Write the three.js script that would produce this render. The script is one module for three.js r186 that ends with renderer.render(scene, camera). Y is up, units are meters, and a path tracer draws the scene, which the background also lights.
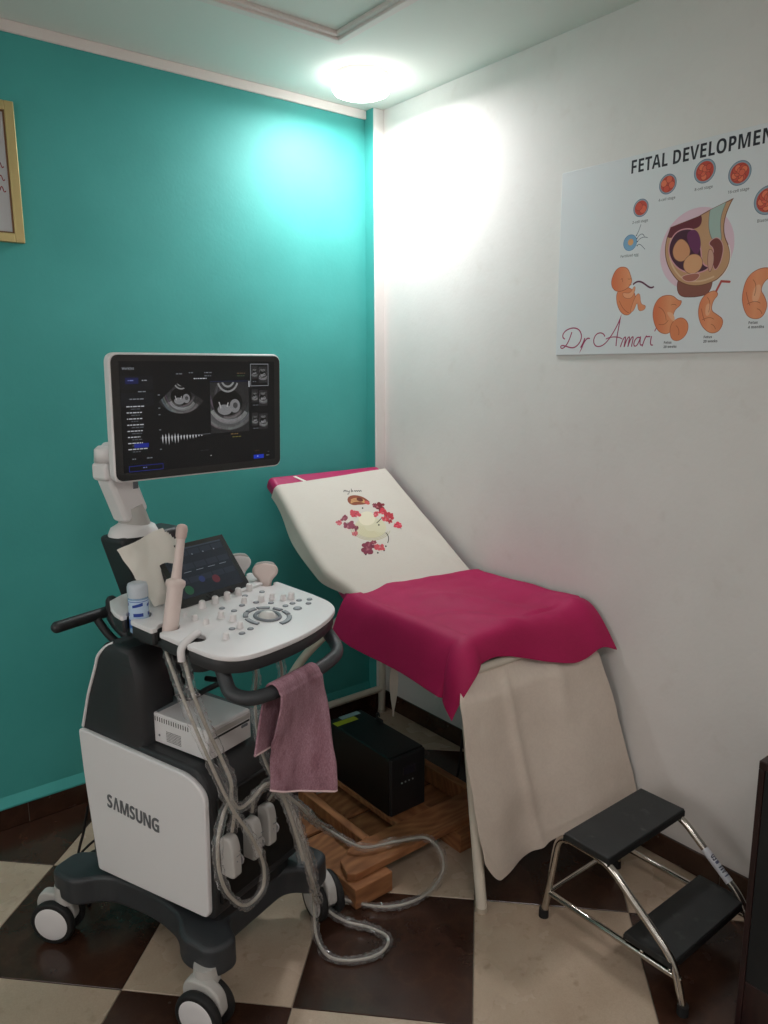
import * as THREE from 'three';
import { RoundedBoxGeometry } from 'three/addons/geometries/RoundedBoxGeometry.js';
import { mergeGeometries, mergeVertices, toCreasedNormals } from 'three/addons/utils/BufferGeometryUtils.js';
import { RectAreaLightUniformsLib } from 'three/addons/lights/RectAreaLightUniformsLib.js';
import { FontLoader } from 'three/addons/loaders/FontLoader.js';
import { TextGeometry } from 'three/addons/geometries/TextGeometry.js';

// ------------------------------------------------------------------ camera, lights, exposure
const scene = new THREE.Scene();
const renderer = new THREE.WebGLRenderer({ antialias: true });
renderer.toneMapping = THREE.LinearToneMapping;
renderer.toneMappingExposure = 1.0;
renderer.shadowMap.enabled = true;
RectAreaLightUniformsLib.init();
const V = (x, y, z) => new THREE.Vector3(x, y, z);
const FPX = 759.15, PITCH = 0.1868, ROLL = -0.0041, YAW = 0.6689;
const CAM = V(-2.0953, 1.5712, 2.704);
const fwd = V(Math.sin(YAW) * Math.cos(PITCH), -Math.sin(PITCH), -Math.cos(YAW) * Math.cos(PITCH));
const rt0 = V(Math.cos(YAW), 0, Math.sin(YAW)), up0 = new THREE.Vector3().crossVectors(rt0, fwd);
const rgt = rt0.clone().multiplyScalar(Math.cos(ROLL)).addScaledVector(up0, Math.sin(ROLL));
const upv = up0.clone().multiplyScalar(Math.cos(ROLL)).addScaledVector(rt0, -Math.sin(ROLL));
const camera = new THREE.PerspectiveCamera(2 * Math.atan(512 / FPX) * 180 / Math.PI, 768 / 1024, 0.05, 30);
camera.position.copy(CAM);
camera.quaternion.setFromRotationMatrix(new THREE.Matrix4().makeBasis(rgt, upv, fwd.clone().negate()));
scene.add(camera);
scene.background = new THREE.Color(0x000000);

const HC = 2.615;                       // ceiling height
const RX = -3.8, RZ = 4.5;              // room: x from RX to 0, z from 0 to RZ
const LAMPS = [                         // x, z, strength of the round ceiling lamps
  [-0.30, 0.31, 145], [-3.5, 0.31, 52], [-0.30, 4.19, 52], [-3.5, 4.19, 52],
];
const WINDOW_LIGHT = 1.75;                // the frosted window in the left wall
const ROOM_LIGHT = 12;                   // the flat ceiling panel in the middle of the coffer, behind the camera

// a photo pixel gives a direction; the point comes from the plane it lies on
function ray(u, v) { return rgt.clone().multiplyScalar((u - 384) / FPX).addScaledVector(upv, -(v - 512) / FPX).add(fwd); }
function atH(u, v, h) { const d = ray(u, v); return CAM.clone().addScaledVector(d, (h - CAM.y) / d.y); }
// cart frame: x across (s), y up (h), z to its front (f)
const CO = V(-1.33, 0, 0.85), CA = Math.atan2(0.318, 0.948);
const cF = V(Math.sin(CA), 0, Math.cos(CA)), cS = V(Math.cos(CA), 0, -Math.sin(CA));
const toCart = (p) => { const d = p.clone().sub(CO); return V(d.dot(cS), d.y, d.dot(cF)); };
const fromCart = (s, h, f) => CO.clone().addScaledVector(cS, s).addScaledVector(cF, f).add(V(0, h, 0));
function atF(u, v, f) { const d = ray(u, v), c = CAM.clone().sub(CO); return CAM.clone().addScaledVector(d, (f - c.dot(cF)) / d.dot(cF)); }
const planeH = (f) => 0.95 + (0.40 - f) * 0.12;        // control panel surface
function atConsole(u, v) {
  const c = toCart(CAM), d0 = ray(u, v), e = V(d0.dot(cS), d0.y, d0.dot(cF));
  const t = (0.95 + 0.12 * 0.40 - c.y - 0.12 * c.z) / (e.y + 0.12 * e.z);
  return c.addScaledVector(e, t);
}

// ------------------------------------------------------------------ helpers
let seed = 7;
const rnd = () => { seed = (seed * 1664525 + 1013904223) >>> 0; return seed / 4294967296; };
const hash = (x, y, s) => { let h = (x * 374761393 + y * 668265263 + s * 982451653) | 0; h = Math.imul(h ^ (h >>> 13), 1274126177); return ((h ^ (h >>> 16)) >>> 0) / 4294967296; };
const sm = (t) => t * t * (3 - 2 * t);
const clamp = (x, a = 0, b = 1) => Math.min(b, Math.max(a, x));
const step = (a, b, x) => sm(clamp((x - a) / (b - a)));
const mix = (a, b, t) => a + (b - a) * t;
function pn(x, y, per, s) {            // periodic value noise
  const xi = Math.floor(x), yi = Math.floor(y), fx = sm(x - xi), fy = sm(y - yi), m = (a) => ((a % per) + per) % per;
  const a = hash(m(xi), m(yi), s), b = hash(m(xi + 1), m(yi), s), c = hash(m(xi), m(yi + 1), s), d = hash(m(xi + 1), m(yi + 1), s);
  return mix(mix(a, b, fx), mix(c, d, fx), fy);
}
function fbm(u, v, base, oct, s) { let a = 0, w = 0.5, t = 0, f = base; for (let i = 0; i < oct; i++) { a += w * pn(u * f, v * f, f, s + i); t += w; w *= 0.55; f *= 2; } return a / t; }
const n2 = (x, y, s) => pn(x + 500, y + 500, 4096, s) * 2 - 1;
function tex(n, fn, color = true) {
  const d = new Uint8Array(n * n * 4);
  for (let j = 0; j < n; j++) for (let i = 0; i < n; i++) {
    const c = fn(i / n, j / n); const k = (j * n + i) * 4;
    d[k] = clamp(c[0], 0, 255); d[k + 1] = clamp(c[1], 0, 255); d[k + 2] = clamp(c[2], 0, 255); d[k + 3] = 255;
  }
  const t = new THREE.DataTexture(d, n, n); t.wrapS = t.wrapT = THREE.RepeatWrapping; t.magFilter = THREE.LinearFilter; t.minFilter = THREE.LinearMipmapLinearFilter; t.generateMipmaps = true;
  if (color) t.colorSpace = THREE.SRGBColorSpace; t.needsUpdate = true; return t;
}
const rep = (t, r, r2 = r) => { const c = t.clone(); c.repeat.set(r, r2); c.needsUpdate = true; return c; };
function canvasTex(w, h, draw) { const c = document.createElement('canvas'); c.width = w; c.height = h; const g = c.getContext('2d'); draw(g, w, h); const t = new THREE.CanvasTexture(c); t.colorSpace = THREE.SRGBColorSpace; t.anisotropy = 8; return t; }
const std = (o) => new THREE.MeshStandardMaterial({ side: THREE.DoubleSide, ...o });
const phy = (o) => new THREE.MeshPhysicalMaterial({ side: THREE.DoubleSide, ...o });

function uvBox(g, sc = 1) {             // texture coordinates in metres, by the way each face points
  g = g.index ? g.toNonIndexed() : g; const p = g.attributes.position; if (!g.attributes.normal) g.computeVertexNormals();
  const uv = new Float32Array(p.count * 2), a = V(), b = V(), c = V();
  for (let i = 0; i < p.count; i += 3) {
    a.fromBufferAttribute(p, i); b.fromBufferAttribute(p, i + 1); c.fromBufferAttribute(p, i + 2);
    const n = b.clone().sub(a).cross(c.clone().sub(a)); const ax = Math.abs(n.x), ay = Math.abs(n.y), az = Math.abs(n.z);
    [a, b, c].forEach((q, k) => { const o = (i + k) * 2; if (ay >= ax && ay >= az) { uv[o] = q.x * sc; uv[o + 1] = q.z * sc; } else if (ax >= az) { uv[o] = q.z * sc; uv[o + 1] = q.y * sc; } else { uv[o] = q.x * sc; uv[o + 1] = q.y * sc; } });
  }
  g.setAttribute('uv', new THREE.BufferAttribute(uv, 2)); return g;
}
const used = {};
const numbered = (n) => { const k = used[n] = (used[n] ?? -1) + 1; return k ? `${n}_${String(k).padStart(3, '0')}` : n; };
function mesh(name, g, m, parent) {
  const o = new THREE.Mesh(g, m); o.castShadow = o.receiveShadow = true;
  if (parent) { o.name = name; parent.add(o); } else { o.name = numbered(name); scene.add(o); }
  return o;
}
function thing(name, label, category, pos = V(0, 0, 0), turn = 0, group) {
  const o = new THREE.Group(); o.name = numbered(name); o.position.copy(pos); o.rotation.y = turn; scene.add(o);
  o.userData = { label, category }; if (group) o.userData.group = group; return o;
}
function tag(o, label, category, group) { Object.assign(o.userData, { label, category }); if (group) o.userData.group = group; return o; }
function struct(name, g, m) { const o = new THREE.Mesh(g, m); o.name = name; o.castShadow = o.receiveShadow = true; scene.add(o); o.userData.kind = 'structure'; return o; }
const box = (x0, x1, y0, y1, z0, z1) => new THREE.BoxGeometry(x1 - x0, y1 - y0, z1 - z0).translate((x0 + x1) / 2, (y0 + y1) / 2, (z0 + z1) / 2);
const rbox = (x0, x1, y0, y1, z0, z1, r = 0.005, seg = 3) => new RoundedBoxGeometry(x1 - x0, y1 - y0, z1 - z0, seg, r).translate((x0 + x1) / 2, (y0 + y1) / 2, (z0 + z1) / 2);
const norm = (g) => { g = g.index ? g.toNonIndexed() : g.clone(); for (const k of Object.keys(g.attributes)) if (!['position', 'normal', 'uv'].includes(k)) g.deleteAttribute(k); return g; };
const merge = (a) => mergeGeometries(a.map(norm));
const cyl = (r0, r1, h, seg = 28) => new THREE.CylinderGeometry(r0, r1, h, seg);
const lathe = (pts, seg = 36) => new THREE.LatheGeometry(pts.map(([r, y]) => new THREE.Vector2(r, y)), seg);
function tube(pts, r, seg = 60, rad = 10, tension = 0.5) { return new THREE.TubeGeometry(new THREE.CatmullRomCurve3(pts, false, 'centripetal', tension), seg, r, rad, false); }
function capped(pts, r, seg = 60, rad = 12) {
  const a = pts[0], b = pts[pts.length - 1];
  return merge([tube(pts, r, seg, rad), new THREE.SphereGeometry(r, 12, 8).translate(a.x, a.y, a.z), new THREE.SphereGeometry(r, 12, 8).translate(b.x, b.y, b.z)]);
}
// straight runs with rounded bends
function bent(pts, r, bend = 0.05, rad = 14) {
  const path = new THREE.CurvePath(); let last = pts[0].clone();
  for (let i = 1; i < pts.length - 1; i++) {
    const p = pts[i], d0 = pts[i - 1].clone().sub(p), d1 = pts[i + 1].clone().sub(p), k = Math.min(bend, d0.length() * 0.45, d1.length() * 0.45);
    const a = p.clone().addScaledVector(d0.normalize(), k), b = p.clone().addScaledVector(d1.normalize(), k);
    path.add(new THREE.LineCurve3(last, a)); path.add(new THREE.QuadraticBezierCurve3(a, p, b)); last = b;
  }
  path.add(new THREE.LineCurve3(last, pts[pts.length - 1]));
  const all = []; for (const c of path.curves) { const n = c.isLineCurve3 ? 2 : 8; for (let k = 0; k < n; k++) all.push(c.getPoint(k / n)); } all.push(pts[pts.length - 1]);
  const cur = new THREE.CatmullRomCurve3(all, false, 'chordal', 0.0); cur.curveType = 'catmullrom'; cur.tension = 0.0;
  const poly = { all };
  const geos = new THREE.TubeGeometry(new (class extends THREE.Curve { getPoint(t) { const L = poly.all.length - 1, x = clamp(t) * L, i = Math.min(L - 1, Math.floor(x)); return poly.all[i].clone().lerp(poly.all[i + 1], x - i); } getPointAt(t) { return this.getPoint(t); } getTangentAt(t) { return this.getTangent(t); } })(), all.length * 2, r, rad, false);
  const a = pts[0], b = pts[pts.length - 1];
  return merge([geos, new THREE.SphereGeometry(r, rad, 8).translate(a.x, a.y, a.z), new THREE.SphereGeometry(r, rad, 8).translate(b.x, b.y, b.z)]);
}
function shape(pts) { const s = new THREE.Shape(); pts.forEach(([x, y], i) => i ? s.lineTo(x, y) : s.moveTo(x, y)); s.closePath(); return s; }
function roundPoly(pts, r) {            // polygon with rounded corners; a point may carry its own radius as third value
  const s = new THREE.Shape(), n = pts.length;
  for (let i = 0; i < n; i++) {
    const p = new THREE.Vector2(pts[i][0], pts[i][1]), a = new THREE.Vector2(...pts[(i + n - 1) % n].slice(0, 2)).sub(p), b = new THREE.Vector2(...pts[(i + 1) % n].slice(0, 2)).sub(p), rr = pts[i][2] ?? r;
    const k = Math.min(rr, a.length() * 0.48, b.length() * 0.48);
    const p0 = p.clone().addScaledVector(a.normalize(), k), p1 = p.clone().addScaledVector(b.normalize(), k);
    if (i) s.lineTo(p0.x, p0.y); else s.moveTo(p0.x, p0.y); s.quadraticCurveTo(p.x, p.y, p1.x, p1.y);
  }
  s.closePath(); return s;
}
const extrude = (s, depth, bevel = 0.002, seg = 2, curve = 10) => new THREE.ExtrudeGeometry(s, { depth: Math.max(1e-4, depth - 2 * bevel), bevelEnabled: bevel > 0, bevelThickness: bevel, bevelSize: bevel, bevelOffset: -bevel, bevelSegments: seg, curveSegments: curve }).translate(0, 0, bevel);
function sheet(nu, nv, fn, t = 0.002) { // a cloth with two faces and a hem
  const top = [], uv = [], idx = [];
  for (let j = 0; j <= nv; j++) for (let i = 0; i <= nu; i++) { top.push(fn(i / nu, j / nv)); uv.push(i / nu, j / nv); }
  const W = nu + 1, g0 = new THREE.BufferGeometry().setFromPoints(top);
  for (let j = 0; j < nv; j++) for (let i = 0; i < nu; i++) { const a = j * W + i, b = a + 1, c = a + W, d = c + 1; idx.push(a, b, d, a, d, c); }
  g0.setIndex(idx); g0.computeVertexNormals();
  const N = g0.attributes.normal, n = top.length, pos = [], uvs = [], id = [];
  for (const sgn of [0.5, -0.5]) for (let k = 0; k < n; k++) { const p = top[k]; pos.push(p.x + N.getX(k) * t * sgn, p.y + N.getY(k) * t * sgn, p.z + N.getZ(k) * t * sgn); uvs.push(uv[2 * k], uv[2 * k + 1]); }
  for (let k = 0; k < idx.length; k += 3) { id.push(idx[k], idx[k + 1], idx[k + 2]); id.push(n + idx[k], n + idx[k + 2], n + idx[k + 1]); }
  const edge = []; for (let i = 0; i < nu; i++) edge.push([i + 1, i]); for (let j = 0; j < nv; j++) edge.push([j * W, (j + 1) * W]); for (let i = 0; i < nu; i++) edge.push([nv * W + i, nv * W + i + 1]); for (let j = 0; j < nv; j++) edge.push([(j + 1) * W + nu, j * W + nu]);
  for (const [a, b] of edge) id.push(a, b, n + b, a, n + b, n + a);
  const g = new THREE.BufferGeometry(); g.setAttribute('position', new THREE.Float32BufferAttribute(pos, 3)); g.setAttribute('uv', new THREE.Float32BufferAttribute(uvs, 2)); g.setIndex(id); g.computeVertexNormals(); return g;
}
function warp(g, fn) { const p = g.attributes.position, v = V(); for (let i = 0; i < p.count; i++) { v.fromBufferAttribute(p, i); fn(v); p.setXYZ(i, v.x, v.y, v.z); } g.computeVertexNormals(); return g; }

// ------------------------------------------------------------------ materials
const T = {};
T.wall = tex(512, (u, v) => { const k = 128 + (fbm(u, v, 8, 5, 3) - 0.5) * 110 + (fbm(u, v, 120, 2, 9) - 0.5) * 60; return [k, k, k]; }, false);
T.tealc = tex(256, (u, v) => { const k = (fbm(u, v, 4, 5, 11) - 0.5); return [68 + k * 14, 166 + k * 18, 160 + k * 18]; });
T.whitec = tex(256, (u, v) => { const k = (fbm(u, v, 4, 5, 21) - 0.5), d = Math.max(0, fbm(u, v, 16, 4, 25) - 0.66) * 22; return [226 + k * 12 - d, 222 + k * 12 - d * 1.2, 218 + k * 12 - d * 1.4]; });
T.beige = [31, 37, 41].map((s) => tex(256, (u, v) => { const k = fbm(u, v, 4, 6, s) - 0.5, sp = hash(Math.floor(u * 256), Math.floor(v * 256), s) - 0.5, st = Math.max(0, fbm(u, v, 24, 3, s + 5) - 0.7) * 90; return [182 + k * 24 + sp * 8 - st, 162 + k * 25 + sp * 8 - st, 141 + k * 26 + sp * 7 - st]; }));
T.brown = [51, 57, 61].map((s) => tex(256, (u, v) => { const k = fbm(u, v, 4, 6, s) - 0.5, w = Math.pow(1 - Math.abs(fbm(u, v, 6, 4, s + 7) - 0.5) * 2, 8), sp = hash(Math.floor(u * 256), Math.floor(v * 256), s) - 0.5; return [57 + k * 30 + w * 10 + sp * 5, 37 + k * 22 + w * 7 + sp * 4, 28 + k * 18 + w * 5 + sp * 4]; }));
T.smudge = tex(256, (u, v) => { const k = 60 + fbm(u, v, 6, 5, 71) * 90; return [k, k, k]; }, false);
T.weave = tex(256, (u, v) => { const a = Math.sin(u * Math.PI * 2 * 64), b = Math.sin(v * Math.PI * 2 * 64); const k = 128 + 60 * a * b + (fbm(u, v, 40, 2, 81) - 0.5) * 70; return [k, k, k]; }, false);
T.cream = tex(256, (u, v) => { const k = fbm(u, v, 4, 5, 85) - 0.5, l = (fbm(u, v, 60, 2, 88) - 0.5) * 8; return [224 + k * 12 + l, 210 + k * 13 + l, 196 + k * 14 + l]; });
T.pink = tex(256, (u, v) => { const k = fbm(u, v, 5, 5, 91) - 0.5, l = (fbm(u, v, 90, 2, 93) - 0.5) * 8; return [172 + k * 16 + l, 20 + k * 10 + l * 0.5, 82 + k * 12 + l * 0.6]; });
T.towel = tex(512, (u, v) => { const k = fbm(u, v, 5, 5, 95) - 0.5, l = (fbm(u, v, 150, 2, 97) - 0.5) * 44, w = Math.max(0, fbm(u, v, 7, 4, 99) - 0.55) * 110; return [164 + k * 44 + l - w, 122 + k * 44 + l - w, 134 + k * 44 + l - w]; });
T.towelb = tex(256, (u, v) => { const k = 128 + (hash(Math.floor(u * 256), Math.floor(v * 256), 5) - 0.5) * 160 + (fbm(u, v, 30, 3, 7) - 0.5) * 160; return [k, k, k]; }, false);
T.wood = tex(512, (u, v) => { const r = fbm(u * 0.5, v, 4, 4, 101), g = Math.sin((v * 26 + r * 9) * Math.PI * 2) * 0.5 + 0.5, f = fbm(u * 0.25, v, 64, 2, 103) - 0.5, k = fbm(u, v, 3, 4, 105) - 0.5; return [142 + g * 18 + f * 42 + k * 40, 92 + g * 15 + f * 34 + k * 30, 56 + g * 11 + f * 24 + k * 20]; });
T.wenge = tex(512, (u, v) => { const r = fbm(u, v * 0.5, 4, 4, 111), g = Math.sin((u * 40 + r * 8) * Math.PI * 2) * 0.5 + 0.5, f = fbm(u, v * 0.3, 80, 2, 113) - 0.5; return [34 + g * 8 + f * 16, 16 + g * 4 + f * 8, 15 + g * 4 + f * 7]; });
T.plas = tex(256, (u, v) => { const k = 128 + (hash(Math.floor(u * 256), Math.floor(v * 256), 77) - 0.5) * 120; return [k, k, k]; }, false);
T.rubber = tex(256, (u, v) => { const k = fbm(u, v, 6, 5, 121) - 0.5, s = Math.max(0, fbm(u, v, 12, 4, 123) - 0.64) * 120; return [34 + k * 14 + s, 36 + k * 14 + s, 36 + k * 14 + s * 0.9]; });

const M = {
  teal: std({ map: T.tealc, bumpMap: T.wall, bumpScale: 0.0008, roughness: 0.6 }),
  white: std({ map: T.whitec, bumpMap: T.wall, bumpScale: 0.001, roughness: 0.7 }),
  ceil: std({ color: 0xdfe3dc, bumpMap: T.wall, bumpScale: 0.0008, roughness: 0.85 }),
  trim: std({ color: 0xe4dbd6, roughness: 0.6 }),
  grout: std({ color: 0x8f8577, roughness: 0.9 }),
  beige: T.beige.map((t) => std({ map: rep(t, 1.6), roughnessMap: T.smudge, roughness: 0.62 })),
  brown: T.brown.map((t) => std({ map: rep(t, 1.6), roughnessMap: T.smudge, roughness: 0.55 })),
  cream: std({ map: rep(T.cream, 2), bumpMap: rep(T.weave, 8), bumpScale: 0.0006, roughness: 0.85 }),
  pink: phy({ map: rep(T.pink, 2), bumpMap: rep(T.weave, 6), bumpScale: 0.0003, roughness: 0.62, specularIntensity: 0.7 }),
  vinyl: phy({ color: 0xb01c5c, roughness: 0.4, clearcoat: 0.2 }),
  tubeCream: phy({ color: 0xd9d0c0, roughness: 0.35, clearcoat: 0.4, clearcoatRoughness: 0.3 }),
  chrome: std({ color: 0xbdb8b0, metalness: 1, roughness: 0.16 }),
  rubber: std({ map: rep(T.rubber, 3), bumpMap: rep(T.plas, 10), bumpScale: 0.0004, roughness: 0.62 }),
  blackRubber: std({ color: 0x161616, roughness: 0.7 }),
  plastic: phy({ color: 0xe2dfde, roughness: 0.42, bumpMap: rep(T.plas, 8), bumpScale: 0.0001 }),
  plasticGrey: phy({ color: 0xb9b6b1, roughness: 0.45 }),
  panelWhite: phy({ color: 0xe6e4e4, roughness: 0.36, bumpMap: rep(T.plas, 8), bumpScale: 0.0001 }),
  dark: phy({ color: 0x2c2d2f, roughness: 0.5, bumpMap: rep(T.plas, 12), bumpScale: 0.00015 }),
  darker: phy({ color: 0x1b1c1e, roughness: 0.45 }),
  slate: phy({ color: 0x34373a, roughness: 0.48, bumpMap: rep(T.plas, 12), bumpScale: 0.00015 }),
  black: phy({ color: 0x0c0d0e, roughness: 0.4 }),
  gloss: phy({ color: 0x07080a, roughness: 0.12, clearcoat: 0.6 }),
  lettering: std({ color: 0x74777b, roughness: 0.4, metalness: 0.4 }),
  wood: std({ map: T.wood, roughness: 0.75, bumpMap: T.wood, bumpScale: 0.0008 }),
  wenge: phy({ map: T.wenge, roughness: 0.35 }),
  deskBlack: phy({ color: 0x15181a, roughness: 0.42 }),
  towel: phy({ map: T.towel, bumpMap: rep(T.towelb, 2), bumpScale: 0.003, roughness: 1, sheen: 0.6, sheenRoughness: 0.6, sheenColor: new THREE.Color(0xa09298) }),
  hem: std({ color: 0xe0c4c4, roughness: 0.9 }),
  cable: phy({ color: 0xa39c90, roughness: 0.5 }),
  film: phy({ color: 0xffffff, roughness: 0.14, transmission: 0.95, thickness: 0, ior: 1.45 }),
  probe: phy({ color: 0xdccbc4, roughness: 0.45 }),
  probeTip: phy({ color: 0xcdb6ae, roughness: 0.4 }),
  button: phy({ color: 0x6f747a, roughness: 0.5 }),
  buttonFace: phy({ color: 0x9a9ea2, roughness: 0.5 }),
  gold: std({ color: 0xc8b57e, roughness: 0.35, metalness: 0.55 }),
  goldDark: std({ color: 0x7d5a3c, roughness: 0.5, metalness: 0.3 }),
  tissue: std({ color: 0xe9e6dc, roughness: 0.95 }),
  blue: phy({ color: 0x2e63b4, roughness: 0.35 }),
};

// ------------------------------------------------------------------ the room
{
  const w = 0.15;
  struct('wall_back', uvBox(box(RX - w, w, -0.1, HC + 0.25, -w, 0)), M.teal);
  struct('wall_right', uvBox(box(0, w, -0.1, HC + 0.25, 0, RZ + w)), M.white);
  const wz0 = 1.1, wz1 = 2.6, wy0 = 0.85, wy1 = 2.1;   // window opening
  struct('wall_left', uvBox(merge([box(RX - w, RX, -0.1, wy0, 0, RZ + w), box(RX - w, RX, wy1, HC + 0.25, 0, RZ + w), box(RX - w, RX, wy0, wy1, 0, wz0), box(RX - w, RX, wy0, wy1, wz1, RZ + w)])), M.white);
  const win = struct('window_1', merge([box(RX - 0.09, RX - 0.04, wy0, wy0 + 0.05, wz0, wz1), box(RX - 0.09, RX - 0.04, wy1 - 0.05, wy1, wz0, wz1), box(RX - 0.09, RX - 0.04, wy0 + 0.05, wy1 - 0.05, wz0, wz0 + 0.05), box(RX - 0.09, RX - 0.04, wy0 + 0.05, wy1 - 0.05, wz1 - 0.05, wz1), box(RX - 0.09, RX - 0.04, wy0 + 0.05, wy1 - 0.05, (wz0 + wz1) / 2 - 0.025, (wz0 + wz1) / 2 + 0.025)]), M.trim);
  for (const [a, b] of [[wz0 + 0.05, (wz0 + wz1) / 2 - 0.025], [(wz0 + wz1) / 2 + 0.025, wz1 - 0.05]]) mesh('frosted_pane', box(RX - 0.07, RX - 0.06, wy0 + 0.05, wy1 - 0.05, a, b), std({ color: 0xf4f2ee, emissive: new THREE.Color(1, 0.96, 0.93), emissiveIntensity: WINDOW_LIGHT * 0.5, roughness: 0.5 }), win);
  const wl = new THREE.RectAreaLight(new THREE.Color(1, 0.925, 0.92), WINDOW_LIGHT, wz1 - wz0 - 0.1, wy1 - wy0 - 0.1); wl.name = 'window_light'; wl.position.set(RX - 0.03, (wy0 + wy1) / 2, (wz0 + wz1) / 2); wl.lookAt(0, (wy0 + wy1) / 2, (wz0 + wz1) / 2); wl.castShadow = true; scene.add(wl);
  struct('wall_front', uvBox(box(RX, 0, -0.1, HC + 0.25, RZ, RZ + w)), M.white);
  // ceiling with a raised coffer
  const cx0 = RX + 0.535, cx1 = -0.535, cz0 = 0.513, cz1 = RZ - 0.513;
  struct('ceiling', uvBox(merge([
    box(RX - w, w, HC, HC + 0.2, -w, cz0), box(RX - w, w, HC, HC + 0.2, cz1, RZ + w), box(RX - w, cx0, HC, HC + 0.2, cz0, cz1), box(cx1, w, HC, HC + 0.2, cz0, cz1),
    box(cx0, cx1, HC + 0.0005, HC + 0.2, cz0, cz1)])), M.ceil);
  const prof = (flip) => merge([rbox(0, 1, -0.02, 0.002, 0, 0.03, 0.004), rbox(0, 1, -0.012, 0.002, 0.028, 0.045, 0.004)]);
  const ring = [];
  for (const [x0, z0, x1, z1, turn] of [[cx0, cz0, cx1, cz0, 0], [cx1, cz0, cx1, cz1, -Math.PI / 2], [cx1, cz1, cx0, cz1, Math.PI], [cx0, cz1, cx0, cz0, Math.PI / 2]]) {
    const L = Math.hypot(x1 - x0, z1 - z0); ring.push(prof().scale(L, 1, 1).rotateY(turn).translate(x0, HC, z0));
  }
  struct('trim_3', merge(ring), M.trim);
  // thin cornice along the teal wall, and the small boxed-in corner
  struct('trim_1', rbox(RX, -0.05, HC - 0.034, HC, 0, 0.012, 0.004), M.trim);
  struct('trim_2', uvBox(extrude(shape([[0, 0.078], [0.016, 0.078], [0.016, 0.084], [0, 0.116]]), -RX - 0.05, 0).rotateY(-Math.PI / 2).scale(1, 1, 1).translate(-0.05, 0, 0)), M.teal);
  struct('trim_4', uvBox(rbox(-0.05, 0.004, 0, HC, -0.004, 0.062, 0.006)), M.white);
  struct('trim_5', uvBox(box(-0.0515, -0.049, 0, HC, 0, 0.056)), M.teal);
}
{ // floor: square tiles laid at 45 degrees, cut at the walls
  const floor = struct('floor', uvBox(box(RX - 0.15, 0.15, -0.12, -0.004, -0.15, RZ + 0.15)), M.grout);
  const S = 0.45, K = 0.45 / 0.4296, a0 = -0.8367 * K, b0 = 0.8532 * K, th = -0.7953, gap = 0.0012;
  const e1 = [Math.cos(th), -Math.sin(th)], e2 = [Math.sin(th), Math.cos(th)];
  const clip = (poly, ax, lim, sg) => { const out = []; for (let i = 0; i < poly.length; i++) { const p = poly[i], q = poly[(i + 1) % poly.length], dp = sg * (lim - p[ax]), dq = sg * (lim - q[ax]); if (dp >= 0) out.push(p); if ((dp >= 0) !== (dq >= 0)) { const t = dp / (dp - dq); out.push([p[0] + (q[0] - p[0]) * t, p[1] + (q[1] - p[1]) * t]); } } return out; };
  let n = 0;
  for (let i = -14; i <= 14; i++) for (let j = -14; j <= 14; j++) {
    let poly = [[i, j], [i + 1, j], [i + 1, j + 1], [i, j + 1]].map(([p, q], k) => { const a = a0 + S * p + (k === 0 || k === 3 ? gap : -gap), b = b0 + S * q + (k < 2 ? gap : -gap); return [e1[0] * a + e2[0] * b, e1[1] * a + e2[1] * b]; });
    poly = clip(poly, 0, -0.002, 1); if (poly.length > 2) poly = clip(poly, 0, RX + 0.002, -1); if (poly.length > 2) poly = clip(poly, 1, RZ - 0.002, 1); if (poly.length > 2) poly = clip(poly, 1, 0.002, -1);
    if (poly.length < 3) continue;
    let area = 0; poly.forEach((p, k) => { const q = poly[(k + 1) % poly.length]; area += p[0] * q[1] - q[0] * p[1]; }); if (Math.abs(area) < 0.002) continue;
    const g = extrude(shape(poly), 0.01, 0.0012, 1, 1).rotateX(Math.PI / 2);
    const dark = ((i + j) % 2 + 2) % 2 === 1;
    const m = (dark ? M.brown : M.beige)[Math.floor(hash(i + 40, j + 40, 3) * 3)];
    const o = mesh(n ? `floor_tile_${String(n).padStart(3, '0')}` : 'floor_tile', uvBox(g), m, floor); n++;
    o.position.y = 0.0;
  }
}
{ // brown skirting tiles
  const run = (parent, along, from, to, first, put) => { let a = from, L = first, n = 0; while (a < to - 0.01) { const b = Math.min(to, a + L); put(a + 0.001, b - 0.001, n); a = b; L = 0.45; n++; } };
  const bb = struct('baseboard_back', box(RX, -0.05, 0, 0.078, 0.0, 0.0075), M.grout);
  run(bb, 'x', 0.05, -RX, 0.17, (a, b, n) => mesh(n ? `skirting_tile_${String(n).padStart(3, '0')}` : 'skirting_tile', uvBox(rbox(-b, -a, 0.0015, 0.078, 0.002, 0.011, 0.0012, 1)), M.brown[n % 3], bb));
  const br = struct('baseboard_right', box(-0.0075, 0, 0, 0.078, 0.062, RZ), M.grout);
  run(br, 'z', 0.062, RZ, 0.30, (a, b, n) => mesh(n ? `skirting_tile_${String(n).padStart(3, '0')}` : 'skirting_tile', uvBox(rbox(-0.011, -0.002, 0.0015, 0.08, a, b, 0.0012, 1)), M.brown[(n + 1) % 3], br));
  const bc = struct('baseboard_corner', box(-0.058, -0.004, 0, 0.078, 0.002, 0.0685), M.grout);
  mesh('skirting_tile', uvBox(rbox(-0.061, -0.053, 0.0015, 0.078, 0.004, 0.07, 0.0012, 1)), M.brown[0], bc);
  mesh('skirting_tile_001', uvBox(rbox(-0.061, -0.012, 0.0015, 0.078, 0.064, 0.072, 0.0012, 1)), M.brown[1], bc);
}

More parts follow.
